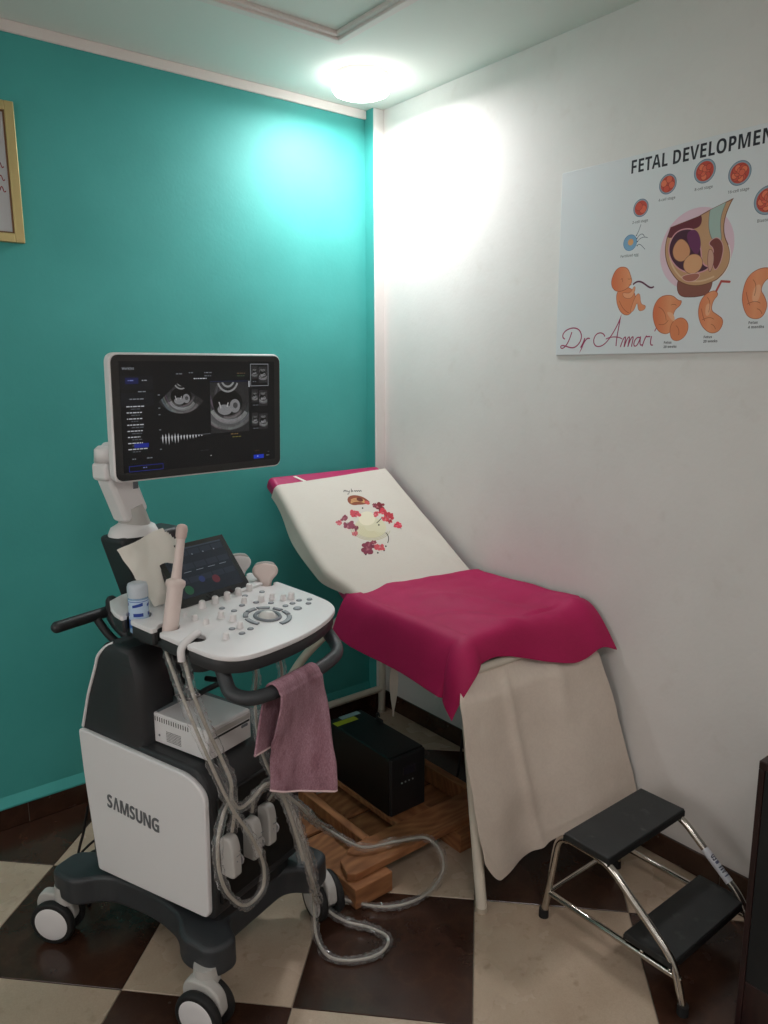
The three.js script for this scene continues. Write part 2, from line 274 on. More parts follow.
// ------------------------------------------------------------------ ceiling lamps
LAMPS.forEach(([x, z, power], i) => {
  const near = ['in the corner above the teal and white walls', 'at the far end of the teal wall', 'over the dark desk by the white wall', 'in the corner behind the desk area'][i];
  const l = thing('ceiling_lamp', `round white surface-mounted ceiling lamp ${near}`, 'lamp', V(x, HC, z), 0, 'round ceiling lamps');
  mesh('mount', cyl(0.1, 0.1, 0.02, 40).translate(0, -0.01, 0), M.trim, l);
  mesh('diffuser', lathe([[0, -0.066], [0.085, -0.066], [0.1, -0.06], [0.106, -0.048], [0.106, -0.02], [0, -0.02]]), std({ color: 0xffffff, emissive: new THREE.Color(1.0, 0.99, 0.98), emissiveIntensity: power / 13, roughness: 0.6 }), l);
  const a = new THREE.RectAreaLight(new THREE.Color(1.0, 0.965, 0.985), power, 0.16, 0.16); a.name = 'lamp_light'; a.position.set(x, HC - 0.07, z); a.lookAt(x, 0, z); a.castShadow = true; scene.add(a);
});
{
  const l = thing('ceiling_panel_lamp', 'square white flat panel lamp in the middle of the ceiling coffer', 'lamp', V(RX / 2, HC, RZ / 2 + 0.9));
  mesh('bezel', merge([rbox(-0.32, 0.32, -0.02, 0, -0.32, -0.29, 0.003), rbox(-0.32, 0.32, -0.02, 0, 0.29, 0.32, 0.003), rbox(-0.32, -0.29, -0.02, 0, -0.29, 0.29, 0.003), rbox(0.29, 0.32, -0.02, 0, -0.29, 0.29, 0.003)]), M.trim, l);
  mesh('diffuser', box(-0.29, 0.29, -0.012, -0.004, -0.29, 0.29), std({ color: 0xffffff, emissive: new THREE.Color(1, 0.95, 0.9), emissiveIntensity: 2, roughness: 0.6 }), l);
  const a = new THREE.RectAreaLight(new THREE.Color(1, 0.935, 0.94), ROOM_LIGHT, 0.56, 0.56); a.name = 'panel_light'; a.position.copy(l.position).add(V(0, -0.022, 0)); a.lookAt(l.position.x, 0, l.position.z); a.castShadow = true; scene.add(a);
}

// ------------------------------------------------------------------ poster and picture frame
const POS = { z0: 1.003, z1: 1.98, y0: 1.612, y1: 2.192 };
const posterTex = canvasTex(2048, 1216, (g, w, h) => {
  const X = (z) => (z - POS.z0) / (POS.z1 - POS.z0) * w, Y = (y) => (POS.y1 - y) / (POS.y1 - POS.y0) * h, px = w / (POS.z1 - POS.z0);
  g.fillStyle = '#dfe1e3'; g.fillRect(0, 0, w, h);
  g.textBaseline = 'alphabetic';
  g.fillStyle = '#1b1b26'; g.font = `bold ${0.052 * px}px sans-serif`; g.textAlign = 'left';
  const title = 'FETAL DEVELOPMENT', tw = g.measureText(title).width, want = 0.452 * px;
  g.save(); g.translate(X(1.259), Y(2.143)); g.scale(want / tw, 1); g.fillText(title, 0, 0); g.restore();
  const blob = (pts, fill, line, lw = 3) => { g.beginPath(); const n = pts.length; for (let i = 0; i < n; i++) { const a = pts[i], b = pts[(i + 1) % n], m = [(a[0] + b[0]) / 2, (a[1] + b[1]) / 2]; if (!i) { const z = pts[n - 1]; g.moveTo((z[0] + a[0]) / 2, (z[1] + a[1]) / 2); } g.quadraticCurveTo(a[0], a[1], m[0], m[1]); } g.closePath(); if (fill) { g.fillStyle = fill; g.fill(); } if (line) { g.strokeStyle = line; g.lineWidth = lw; g.stroke(); } };
  const cell = (z, y, r, n, cap, s) => {
    const x = X(z), yy = Y(y), R = r * px; g.save(); g.translate(x, yy);
    g.beginPath(); g.arc(0, 0, R, 0, 7); g.fillStyle = '#8fa3b0'; g.fill(); g.lineWidth = 3; g.strokeStyle = '#4c6078'; g.stroke();
    g.beginPath(); g.arc(0, 0, R * 0.84, 0, 7); g.fillStyle = '#c8493a'; g.fill();
    for (let k = 0; k < n; k++) { const a = k / n * 6.283 + s, q = n < 3 ? 0.33 : k % 3 === 0 && n > 6 ? 0.2 : 0.48, rr = R * (n < 3 ? 0.46 : n < 6 ? 0.36 : 0.27); g.beginPath(); g.arc(Math.cos(a) * R * q, Math.sin(a) * R * q, rr, 0, 7); g.fillStyle = ['#e2674a', '#d5533d', '#ea7a55'][k % 3]; g.fill(); g.strokeStyle = '#8f2a24'; g.lineWidth = 2; g.stroke(); }
    g.restore(); g.fillStyle = '#333'; g.font = `${0.0108 * px}px sans-serif`; g.textAlign = 'center'; g.fillText(cap, x, yy + R + 0.017 * px); g.textAlign = 'left';
  };
  cell(1.303, 2.04, 0.025, 2, '2-cell stage', 0.6); cell(1.388, 2.092, 0.027, 4, '4-cell stage', 0.3); cell(1.5, 2.106, 0.031, 8, '8-cell stage', 0.1); cell(1.601, 2.082, 0.031, 13, '16-cell stage', 0.4); cell(1.683, 2.0, 0.036, 15, 'Blastocyst', 0.9);
  { const x = X(1.272), y = Y(1.944), R = 0.023 * px; g.beginPath(); g.arc(x, y, R, 0, 7); g.fillStyle = '#7fa9c9'; g.fill(); g.strokeStyle = '#4f7fa8'; g.lineWidth = 3; g.stroke(); g.beginPath(); g.arc(x + 4, y - 3, R * 0.42, 0, 7); g.fillStyle = '#e6a86f'; g.fill();
    g.strokeStyle = '#3d4654'; g.lineWidth = 3; for (const [a, b, c, d, e, f] of [[0.9, -0.8, 1.3, -1.6, 1.5, -2.1], [1, -0.4, 1.8, -1.2, 2.1, -0.5], [1.1, 0, 2, -0.6, 2.6, -0.3], [1.1, 0.5, 1.8, 0.6, 2.3, 1.1]]) { g.beginPath(); g.moveTo(x + R * a, y + R * b); g.bezierCurveTo(x + R * (a + 0.3), y + R * (b - 0.4), x + R * c, y + R * d, x + R * e, y + R * f); g.stroke(); g.beginPath(); g.arc(x + R * a, y + R * b, 4, 0, 7); g.fillStyle = '#3d4654'; g.fill(); }
    g.fillStyle = '#333'; g.font = `${0.0108 * px}px sans-serif`; g.textAlign = 'center'; g.fillText('Fertilized egg', x, y + R + 0.018 * px); g.textAlign = 'left'; }
  { // section in the pink circle
    const cx = X(1.489), cy = Y(1.9), R = 0.112 * px, P = (a, b) => [cx + a * R, cy + b * R];
    g.beginPath(); g.arc(cx, cy, R, 0, 7); g.fillStyle = '#e3c3cf'; g.fill();
    blob([P(-0.45, 0.55), P(0.52, 0.55), P(0.5, 1.12), P(0.1, 1.2), P(-0.45, 1.14)], '#8d5346', '#5d3430');
    const trunk = (k) => { g.beginPath(); g.moveTo(...P(-0.74, -0.62)); g.lineTo(...P(0.02, -0.78)); g.lineTo(...P(0.28, -0.88)); g.lineTo(...P(0.88, -1.06)); g.quadraticCurveTo(...P(0.58, -0.55), ...P(0.78, -0.12)); g.quadraticCurveTo(...P(1.12, 0.45), ...P(0.62, 0.8)); g.quadraticCurveTo(...P(0.05, 1.05), ...P(-0.45, 0.72)); g.quadraticCurveTo(...P(-0.98, 0.2), ...P(-0.82, -0.4)); g.closePath(); };
    trunk(); g.fillStyle = '#c99a72'; g.fill(); g.strokeStyle = '#7a4a34'; g.lineWidth = 5; g.stroke(); g.save(); trunk(); g.clip();
    g.strokeStyle = '#ddb893'; g.lineWidth = 10; g.beginPath(); g.moveTo(...P(-0.7, -0.4)); g.quadraticCurveTo(...P(-0.86, 0.2), ...P(-0.38, 0.64)); g.quadraticCurveTo(...P(0.05, 0.92), ...P(0.55, 0.72)); g.stroke();
    blob([P(0.3, -1.0), P(0.5, -1.2), P(0.85, -1.3), P(0.62, -0.8), P(0.6, -0.5), P(0.68, -0.1), P(0.6, 0.05), P(0.3, -0.35)], '#a9bdb4', '#6c7f78', 3);
    blob([P(-0.9, -0.62), P(-0.5, -0.9), P(0.1, -0.9), P(0.12, -0.5), P(-0.3, -0.5), P(-0.8, -0.3)], '#6b2430', null); g.restore();
    blob([P(-0.78, -0.2), P(-0.55, -0.55), P(0, -0.5), P(0.14, 0), P(0.2, 0.4), P(0.45, 0.5), P(0.1, 0.62), P(-0.4, 0.5), P(-0.72, 0.15)], '#4a1c33', '#d89aa0', 8);
    blob([P(0.0, -0.5), P(0.16, -0.1), P(0.05, 0.2), P(-0.2, -0.1), P(-0.3, -0.45)], '#6d2a58', null);
    blob([P(-0.66, -0.1), P(-0.45, -0.35), P(-0.2, -0.15), P(-0.12, 0.12), P(-0.35, 0.3), P(-0.6, 0.18)], '#d9996e', '#8d5a3d', 3);
    g.beginPath(); g.ellipse(cx - 0.05 * R, cy + 0.36 * R, 0.26 * R, 0.24 * R, 0.2, 0, 7); g.fillStyle = '#dfa578'; g.fill(); g.strokeStyle = '#8d5a3d'; g.lineWidth = 3; g.stroke();
    blob([P(0.3, -0.1), P(0.55, -0.25), P(0.75, 0), P(0.7, 0.4), P(0.55, 0.62), P(0.45, 0.3), P(0.5, 0.05)], '#7d3b36', '#d9a0a0', 5);
    blob([P(0.34, 0.02), P(0.48, 0.1), P(0.52, 0.4), P(0.42, 0.66), P(0.34, 0.4)], '#cf9f8b', '#8d4f4a', 3);
    blob([P(-0.4, 0.62), P(0.2, 0.58), P(0.1, 0.78), P(-0.2, 0.8)], '#b06a5a', '#e0b0a8', 4);
    g.strokeStyle = '#f0e4dd'; g.lineWidth = 6; g.beginPath(); g.moveTo(...P(0.86, 0)); g.quadraticCurveTo(...P(1.08, 0.5), ...P(0.62, 0.84)); g.stroke();
  }
  const fetus = (z, y, s, kind, cap) => {
    const x = X(z), yy = Y(y), Q = (a, b) => [x + a * s * px, yy + b * s * px];
    const body = g.createLinearGradient(x - s * px, yy, x + s * px, yy); body.addColorStop(0, '#d9683f'); body.addColorStop(0.5, '#eb9a6c'); body.addColorStop(1, '#dd7a4c');
    if (kind === 0) { // full baby with cord
      g.strokeStyle = '#5b2340'; g.lineWidth = 10; g.beginPath(); g.moveTo(...Q(0.2, -0.25)); g.bezierCurveTo(...Q(0.6, -0.6), ...Q(0.9, 0.1), ...Q(1.15, -0.1)); g.stroke();
      blob([Q(-0.55, -0.1), Q(0, -0.2), Q(0.35, 0.1), Q(0.35, 0.6), Q(0.1, 0.98), Q(-0.3, 0.85), Q(-0.55, 0.4)], '#e58a5c', '#a84e30');
      blob([Q(0.1, 0.85), Q(0.35, 0.15), Q(0.55, 0.1), Q(0.6, 0.55), Q(0.85, 0.6), Q(0.8, 0.78), Q(0.5, 0.82), Q(0.45, 0.4), Q(0.3, 0.8)], '#e9986c', '#a84e30', 2);
      blob([Q(-0.85, -0.55), Q(-0.6, -1), Q(-0.1, -0.98), Q(0.1, -0.55), Q(0.16, -0.35), Q(-0.05, -0.1), Q(-0.5, 0), Q(-0.8, -0.2)], body, '#a84e30');
      blob([Q(-0.3, 0), Q(0.1, 0.1), Q(0.25, -0.2), Q(0.34, -0.12), Q(0.2, 0.3), Q(-0.2, 0.25)], '#efa67c', '#a84e30', 2);
    } else if (kind === 1) { // curled, large head below
      blob([Q(-0.9, -0.3), Q(-0.6, -0.95), Q(0.05, -1), Q(0.4, -0.7), Q(0.55, -0.72), Q(0.5, -0.5), Q(0.25, -0.35), Q(0.15, 0), Q(0.3, 0.3), Q(0, 0.75), Q(-0.6, 0.55)], body, '#a84e30');
      blob([Q(0.05, 0.25), Q(0.55, -0.05), Q(0.95, 0.25), Q(0.9, 0.75), Q(0.5, 1.05), Q(0.1, 0.9)], '#e58a5c', '#b45a38'); blob([Q(-0.2, -0.3), Q(0.2, -0.2), Q(0.3, 0.2), Q(0.1, 0.1)], '#f0b088', null);
    } else if (kind === 2) { // slim, cord at the top
      g.strokeStyle = '#b5423a'; g.lineWidth = 13; g.beginPath(); g.moveTo(...Q(0.2, -0.75)); g.lineTo(...Q(0.4, -1.15)); g.lineTo(...Q(0.75, -1.1)); g.stroke();
      blob([Q(-0.4, -0.6), Q(0.1, -0.85), Q(0.35, -0.65), Q(0.1, -0.4), Q(0.05, 0), Q(0.3, 0.15), Q(0.65, 0.4), Q(0.5, 0.85), Q(0.1, 0.95), Q(-0.35, 0.6), Q(-0.55, 0)], body, '#a84e30'); blob([Q(-0.2, -0.3), Q(0.05, -0.3), Q(0, 0.2), Q(-0.2, 0.2)], '#f0b088', null);
    } else {
      blob([Q(-0.55, 0), Q(-0.4, -0.7), Q(0.1, -0.98), Q(0.6, -0.9), Q(0.75, -0.6), Q(0.35, -0.55), Q(0.15, -0.15), Q(0.35, 0.1), Q(0.5, 0.5), Q(0.3, 0.95), Q(-0.2, 0.9), Q(-0.45, 0.5)], body, '#a84e30'); blob([Q(-0.1, -0.3), Q(0.2, -0.4), Q(0.15, 0.3), Q(-0.15, 0.3)], '#f0b088', null);
    }
    g.strokeStyle = 'rgba(140,58,34,0.65)'; g.lineWidth = 3; g.lineCap = 'round'; const ln = (...d) => { g.beginPath(); g.moveTo(...Q(d[0], d[1])); g.quadraticCurveTo(...Q(d[2], d[3]), ...Q(d[4], d[5])); g.stroke(); };
    if (kind === 0) { ln(-0.05, -0.5, 0.02, -0.46, 0.08, -0.5); ln(-0.38, -0.5, -0.28, -0.6, -0.3, -0.4); ln(0.02, -0.26, 0.08, -0.22, 0.13, -0.27); ln(-0.4, 0.35, -0.2, 0.75, 0.08, 0.85); } else if (kind === 1) { ln(-0.55, -0.5, -0.2, -0.35, -0.15, 0.1); ln(-0.5, 0.25, -0.2, 0.35, -0.05, 0.1); ln(0.35, 0.35, 0.55, 0.5, 0.5, 0.75); ln(0.05, -0.55, 0.2, -0.6, 0.3, -0.52); } else { ln(-0.3, 0.35, 0, 0.2, 0.2, 0.35); ln(-0.15, -0.55, 0.05, -0.35, -0.05, 0.05); ln(0.1, 0.55, 0.25, 0.6, 0.3, 0.75); ln(-0.38, -0.1, -0.3, 0.2, -0.2, 0.4); }
    if (cap) { g.fillStyle = '#333'; g.font = `bold ${0.0098 * px}px sans-serif`; cap.forEach((c, k) => g.fillText(c, x - 0.2 * s * px, yy + 1.0 * s * px + (0.008 + k * 0.012) * px)); }
  };
  fetus(1.275, 1.80, 0.076, 0); fetus(1.42, 1.713, 0.067, 1, ['Fetus', '20 weeks']); fetus(1.545, 1.726, 0.068, 2, ['Fetus', '20 weeks']); fetus(1.672, 1.762, 0.07, 3, ['Fetus', '4 months']); fetus(1.725, 1.87, 0.05, 3, ['Embryo']);
  // the doctor's name in a script hand
  g.strokeStyle = '#9c2150'; g.lineCap = 'round'; const L = (d, lw) => { g.lineWidth = lw; const q = d.map(([z, y]) => [X(z), Y(y)]); g.beginPath(); g.moveTo(...q[0]); for (let i = 1; i + 2 < q.length; i += 3) g.bezierCurveTo(...q[i], ...q[i + 1], ...q[i + 2]); g.stroke(); };
  const up = 1.632;
  const at = (pts) => pts.map(([a, b]) => [1.018 + a * 0.87, up + b * 0.9]);
  L(at([[0.055, 0.058], [0.045, 0.03], [0.035, 0.012], [0.02, 0.004], [0.005, -0.004], [-0.002, 0.012], [0.014, 0.012], [0.04, 0.01], [0.06, -0.008], [0.085, 0.012], [0.115, 0.036], [0.1, 0.075], [0.06, 0.074], [0.02, 0.073], [0, 0.045], [0.022, 0.036]]), 8);
  L(at([[0.1, 0.004], [0.112, 0.02], [0.116, 0.034], [0.117, 0.036], [0.112, 0.022], [0.108, 0.006], [0.104, 0.0], [0.112, 0.02], [0.125, 0.04], [0.138, 0.034]]), 8);
  L(at([[0.205, 0.04], [0.2, 0.055], [0.165, 0.06], [0.158, 0.03], [0.154, 0.0], [0.19, -0.004], [0.215, 0.02], [0.24, 0.045], [0.258, 0.075], [0.268, 0.098], [0.262, 0.06], [0.256, 0.03], [0.256, 0.006]]), 7);
  L(at([[0.212, 0.03], [0.236, 0.04], [0.266, 0.036], [0.28, 0.028]]), 6);
  let ax = 0.275; const hump = (a) => { L(at([[a, 0.002], [a + 0.006, 0.02], [a + 0.012, 0.034], [a + 0.018, 0.034], [a + 0.022, 0.032], [a + 0.016, 0.014], [a + 0.015, 0.002]]), 7); };
  hump(ax); hump(ax + 0.016); hump(ax + 0.031);
  L(at([[0.352, 0.03], [0.335, 0.038], [0.322, 0.004], [0.335, 0.002], [0.346, 0.002], [0.354, 0.026], [0.355, 0.034], [0.354, 0.02], [0.352, 0.0], [0.362, 0.006]]), 7);
  L(at([[0.364, 0.002], [0.37, 0.02], [0.374, 0.03], [0.378, 0.034], [0.38, 0.03], [0.388, 0.034], [0.392, 0.032]]), 7);
  L(at([[0.398, 0.032], [0.396, 0.02], [0.392, 0.002], [0.404, 0.004]]), 7); L(at([[0.41, 0.05], [0.412, 0.054], [0.413, 0.056], [0.414, 0.058]]), 6);
});
{
  const p = thing('wall_poster', 'white printed fetal development poster board on the white wall', 'poster', V(0, POS.y0, POS.z0));
  mesh('board', rbox(-0.006, -0.0005, 0, POS.y1 - POS.y0, 0, POS.z1 - POS.z0, 0.002, 2), std({ color: 0xd9dbdc, roughness: 0.5 }), p);
  const g = new THREE.PlaneGeometry(POS.z1 - POS.z0 - 0.004, POS.y1 - POS.y0 - 0.004).rotateY(-Math.PI / 2).translate(-0.0066, (POS.y1 - POS.y0) / 2, (POS.z1 - POS.z0) / 2);
  mesh('print', g, std({ map: posterTex, roughness: 0.4 }), p);
}
{
  const p = thing('picture_frame', 'thin gold picture frame with a pale print on the teal wall', 'picture frame', V(-1.418, 1.966, 0));
  const W = 0.34, H = 0.416, b = 0.028;
  for (const [x0, x1, y0, y1] of [[-b, 0, 0, H], [-W, -W + b, 0, H], [-W + b, -b, 0, b], [-W + b, -b, H - b, H]]) {
    const r = mesh('frame_rail', merge([rbox(x0, x1, y0, y1, 0.001, 0.018, 0.003)]), M.gold, p);
    mesh('inner_lip', x1 - x0 > y1 - y0 ? rbox(x0, x1, y0 > 0.1 ? y0 - 0.004 : y1, y0 > 0.1 ? y0 : y1 + 0.004, 0.002, 0.012, 0.001) : rbox(x0 < -0.1 ? x1 : x0 - 0.004, x0 < -0.1 ? x1 + 0.004 : x0, b, H - b, 0.002, 0.012, 0.001), M.goldDark, r);
  }
  const t = canvasTex(512, 640, (g, w, h) => { g.fillStyle = '#c9cacd'; g.fillRect(0, 0, w, h); g.strokeStyle = '#8e2b35'; g.lineWidth = 5; for (let r = 0; r < 3; r++) for (let k = 0; k < 12; k++) { const x = 40 + k * 38, y = 290 + r * 60 + Math.sin(k * 2.3 + r) * 10; g.beginPath(); g.moveTo(x, y); g.quadraticCurveTo(x + 10, y - 26 - (k % 3) * 8, x + 18, y - 4); g.quadraticCurveTo(x + 22, y + 12, x + 30, y - 2); g.stroke(); } });
  mesh('print', new THREE.PlaneGeometry(W - 2 * b, H - 2 * b).translate(-W / 2, H / 2, 0.006), std({ map: t, roughness: 0.25 }), p);
}

// ------------------------------------------------------------------ exam bed
const SEAT = { h: 0.775, z0: 0.655, z1: 1.235, x0: -0.62, x1: -0.045 };
const HEAD = { z: 0.075, h: 1.155 };
const bl = Math.hypot(SEAT.z0 - HEAD.z, HEAD.h - SEAT.h), bz = (SEAT.z0 - HEAD.z) / bl, bh = (HEAD.h - SEAT.h) / bl;   // backrest direction
const backPt = (x, t, off = 0) => V(x, SEAT.h + bh * t + bz * off, SEAT.z0 - bz * t + bh * off);  // t metres up the backrest, off above it
{
  const b = thing('exam_bed', 'examination bed with raised backrest, fuchsia upholstery and cream tube frame', 'bed', V(0, 0, 0));
  mesh('seat_pad', rbox(-0.575, SEAT.x1, SEAT.h - 0.08, SEAT.h - 0.024, SEAT.z0 + 0.01, 1.165, 0.026, 4), M.vinyl, b);
  const bp = new RoundedBoxGeometry(0.555, 0.06, bl, 4, 0.022); const ang = Math.atan2(bh, bz);
  bp.translate(0, -0.03, -bl / 2).rotateX(ang).translate(-0.3275, SEAT.h, SEAT.z0);
  mesh('back_pad', bp, M.vinyl, b);
  const tr = 0.0165, hf = SEAT.h - 0.085;
  mesh('frame_rail', merge([bent([V(SEAT.x0 + 0.03, hf, 1.2), V(SEAT.x1 - 0.02, hf, 1.2), V(SEAT.x1 - 0.02, hf, 0.6), V(SEAT.x0 + 0.03, hf, 0.6), V(SEAT.x0 + 0.03, hf, 1.19)], 0.014, 0.04)]), M.tubeCream, b);
  const leg = (pts) => { const l = mesh('leg', bent(pts, tr, 0.09), M.tubeCream, b); const e = pts[pts.length - 1]; mesh('foot_cap', cyl(0.0175, 0.0185, 0.014, 20).translate(e.x, 0.007, e.z), std({ color: 0xb8ab98, roughness: 0.6 }), l); };
  leg([V(-0.615, hf, 1.205), V(-0.645, 0.012, 1.325)]);
  leg([V(-0.06, hf, 1.205), V(-0.05, 0.012, 1.325)]);
  leg([V(-0.075, hf, 0.4), V(-0.066, 0.36, 0.12), V(-0.055, 0.012, 0.1)]);
  leg([V(-0.605, hf + 0.03, 0.6), V(-0.64, 0.49, 0.36), V(-0.65, 0.20, 0.12), V(-0.65, 0.012, 0.1)]);
  mesh('cross_bar', capped([V(-0.655, 0.118, 0.105), V(-0.05, 0.118, 0.105)], 0.0155, 8), M.tubeCream, b);
  mesh('back_strut', capped([V(-0.12, hf, 0.9), backPt(-0.12, 0.3, -0.075)], 0.011, 8), M.tubeCream, b);
  mesh('back_strut', capped([V(-0.55, hf, 0.9), backPt(-0.55, 0.3, -0.075)], 0.011, 8), M.tubeCream, b);
  mesh('head_strap', sheet(4, 16, (u, v) => { const x = -0.50 + v * 0.04 + u * 0.014; return backPt(x, bl - 0.022 - v * 0.045, 0.002); }, 0.001), M.tissue, b);
  // loose cream tie hanging under the seat
  const top = V(-0.43, hf - 0.01, 0.66), bot = V(-0.44, 0.302, 0.66);
  mesh('tie_band', sheet(4, 40, (u, v) => { const w = 0.003 + 0.013 * Math.sin(Math.PI * clamp((v - 0.35) / 0.6)), a = v * 5; return V(mix(top.x, bot.x, v) + (u - 0.5) * 2 * w * Math.cos(a * 0.25), mix(top.y, bot.y, v), mix(top.z, bot.z, v) + (u - 0.5) * 2 * w * Math.sin(a * 0.25)); }, 0.001), M.cream, b);
}
const sheetPrint = canvasTex(1024, 1024, (g, w, h) => {
  g.fillStyle = '#d3cdc3'; g.fillRect(0, 0, w, h);
  let sd = 99; const r = () => { sd = (sd * 16807) % 2147483647; return sd / 2147483647; };
  for (let k = 0; k < 5000; k++) { g.fillStyle = r() > 0.5 ? 'rgba(255,250,240,0.05)' : 'rgba(150,130,110,0.04)'; g.fillRect(r() * w, r() * h, 2 + r() * 26, 1 + r() * 2); }
  g.save(); const ku = 1024 / 0.66 / 100, kv = 1024 / 0.635 / 100; g.transform(0.238 * ku, 0.039 * kv, -0.155 * ku, 0.261 * kv, (0.70 - 0.367) / 0.66 * 1024, (1 - 0.518 / 0.635) * 1024);
  const flower = (x, y, s, c, n = 9) => { g.fillStyle = c; for (let k = 0; k < n + 5; k++) { const a = r() * 6.283, q = s * (0.3 + 0.5 * r()); g.beginPath(); g.ellipse(x + Math.cos(a) * q, y + Math.sin(a) * q * 0.9, s * (0.25 + 0.3 * r()), s * (0.16 + 0.22 * r()), a + r(), 0, 7); g.fill(); } g.beginPath(); g.arc(x, y, s * 0.5, 0, 7); g.fill(); for (let k = 0; k < 5; k++) { g.fillStyle = k % 2 ? 'rgba(70,15,30,0.28)' : 'rgba(255,190,190,0.22)'; g.beginPath(); g.ellipse(x + (r() - 0.5) * s, y + (r() - 0.5) * s, s * 0.3, s * 0.14, r() * 3, 0, 7); g.fill(); } };
  g.strokeStyle = '#3a3a3a'; g.lineWidth = 1.1; g.beginPath(); g.moveTo(4, -8); g.bezierCurveTo(5, -13, 7, -13, 7, -8); g.bezierCurveTo(7, -13, 10, -13, 10, -8); g.moveTo(12, -11); g.bezierCurveTo(12, -7, 16, -7, 16, -11); g.bezierCurveTo(16, -3, 14, -2, 12, -4); g.moveTo(20, -15); g.lineTo(20, -8); g.bezierCurveTo(25, -8, 24, -12, 20, -11); for (let k = 0; k < 4; k++) { g.moveTo(26 + k * 4, -8); g.bezierCurveTo(26 + k * 4, -12, 29 + k * 4, -12, 29 + k * 4, -8); } g.stroke();
  g.fillStyle = '#8a4a33'; g.beginPath(); g.moveTo(14, 12); g.bezierCurveTo(10, 2, 20, -2, 32, 0); g.bezierCurveTo(44, 2, 52, 8, 58, 14); g.bezierCurveTo(54, 20, 44, 20, 34, 20); g.bezierCurveTo(24, 22, 17, 18, 14, 12); g.fill();
  g.strokeStyle = '#c99a68'; g.lineWidth = 2.2; for (const k of [0, 1, 2]) { g.beginPath(); g.moveTo(20, 10 + k * 3); g.bezierCurveTo(28, 4 + k * 3, 40, 6 + k * 3, 48, 12 + k * 2); g.stroke(); } g.fillStyle = '#6b3424'; g.beginPath(); g.ellipse(38, 9, 7, 4, 0.4, 0, 7); g.fill();
  g.fillStyle = '#c65a55'; g.beginPath(); g.ellipse(53, 16, 6, 3.5, 0.5, 0, 7); g.fill();
  g.strokeStyle = '#b9b08c'; g.lineWidth = 1.3; for (let k = 0; k < 8; k++) { g.beginPath(); g.ellipse(58, 66, 38 - k * 3.6, 25 - k * 2.3, 0.1, 0.2 + k * 0.1, 3.3); g.stroke(); }
  g.fillStyle = 'rgba(214,206,165,0.6)'; g.beginPath(); g.ellipse(58, 66, 30, 20, 0.1, 0, 7); g.fill(); g.fillStyle = '#e4dcc4'; g.beginPath(); g.ellipse(52, 48, 16, 14, 0, 0, 7); g.fill();
  g.strokeStyle = '#2e2f24'; g.lineWidth = 1.4; g.beginPath(); g.moveTo(70, 58); g.quadraticCurveTo(78, 52, 82, 46); g.moveTo(86, 78); g.quadraticCurveTo(94, 86, 88, 98); g.stroke();
  g.fillStyle = '#2a2a24'; for (const [x, y] of [[44, 27], [74, 62], [84, 104], [46, 118], [68, 116], [80, 112]]) { g.beginPath(); g.arc(x, y, 1.6, 0, 7); g.fill(); }
  flower(30, 38, 10, '#c94a58'); flower(8, 46, 7, '#8c4a58'); flower(0, 54, 6, '#c8606a'); flower(18, 62, 12, '#8e4558', 7); flower(30, 66, 6, '#7c3a4a', 6); flower(28, 78, 6, '#c4666c'); flower(78, 26, 11, '#7e2a33', 8); flower(84, 36, 8, '#cc3c4a'); flower(94, 46, 10, '#b63340', 10); flower(70, 40, 6, '#cf5560'); flower(86, 50, 6, '#cf4a52'); flower(68, 22, 5, '#7c3040'); flower(112, 66, 9, '#cf3b50', 7); flower(52, 106, 13, '#7f3346', 8); flower(72, 106, 9, '#c64f58', 8); flower(62, 96, 5, '#8c3c4a'); flower(96, 56, 5, '#a03036');
  g.restore();
});
const fold = (x, y, s, k = 1) => (n2(x * 3.1, y * 3.1, s) * 0.6 + n2(x * 7.3, y * 7.3, s + 1) * 0.3 + n2(x * 15, y * 15, s + 2) * 0.1) * k;
{ // printed cream sheet over the backrest
  const fn = (u, v) => {
    const a0 = mix(mix(-0.605, -0.70, step(0, 0.28, v)), -0.66, step(0.6, 1, v)), a = a0 + u * (-0.04 - a0), t = mix(0.617, 0.650, u) * v + 0.002; const xe = mix(mix(-0.590, -0.645, step(0, 0.28, v)), -0.611, step(0.35, 1, v)), R = 0.022;
    let x = a, off = 0.006; const over = xe + R - a;
    if (over > 0) { const ph = Math.min(Math.PI / 2, over / R), rest = Math.max(0, over - R * Math.PI / 2); x = xe + R - R * Math.sin(ph) - rest * 0.05 + 0.006 * Math.sin(v * 9) * clamp(rest * 20); off = 0.006 - R * (1 - Math.cos(ph)) - rest * (0.9 + 0.1 * v); }
    off += 0.0035 * fold(a * 1.3 + v * 0.8, v * 0.5 - a * 0.4, 41) * (over > 0 ? 0.3 : 1) + 0.003 + 0.006 * Math.exp(-(((u - 0.62 - (1 - v) * 0.3) / 0.05) ** 2)) * step(0.5, 0.1, v) + 0.005 * Math.exp(-(((u - 0.78 - (1 - v) * 0.15) / 0.035) ** 2)) * step(0.4, 0.1, v);
    return backPt(x, t, off);
  };
  tag(mesh('printed_sheet', sheet(90, 90, fn, 0.0015), std({ map: sheetPrint, bumpMap: rep(T.weave, 8), bumpScale: 0.0005, roughness: 0.85 })), 'cream sheet printed with red flowers and a woman, spread over the backrest', 'sheet');
}
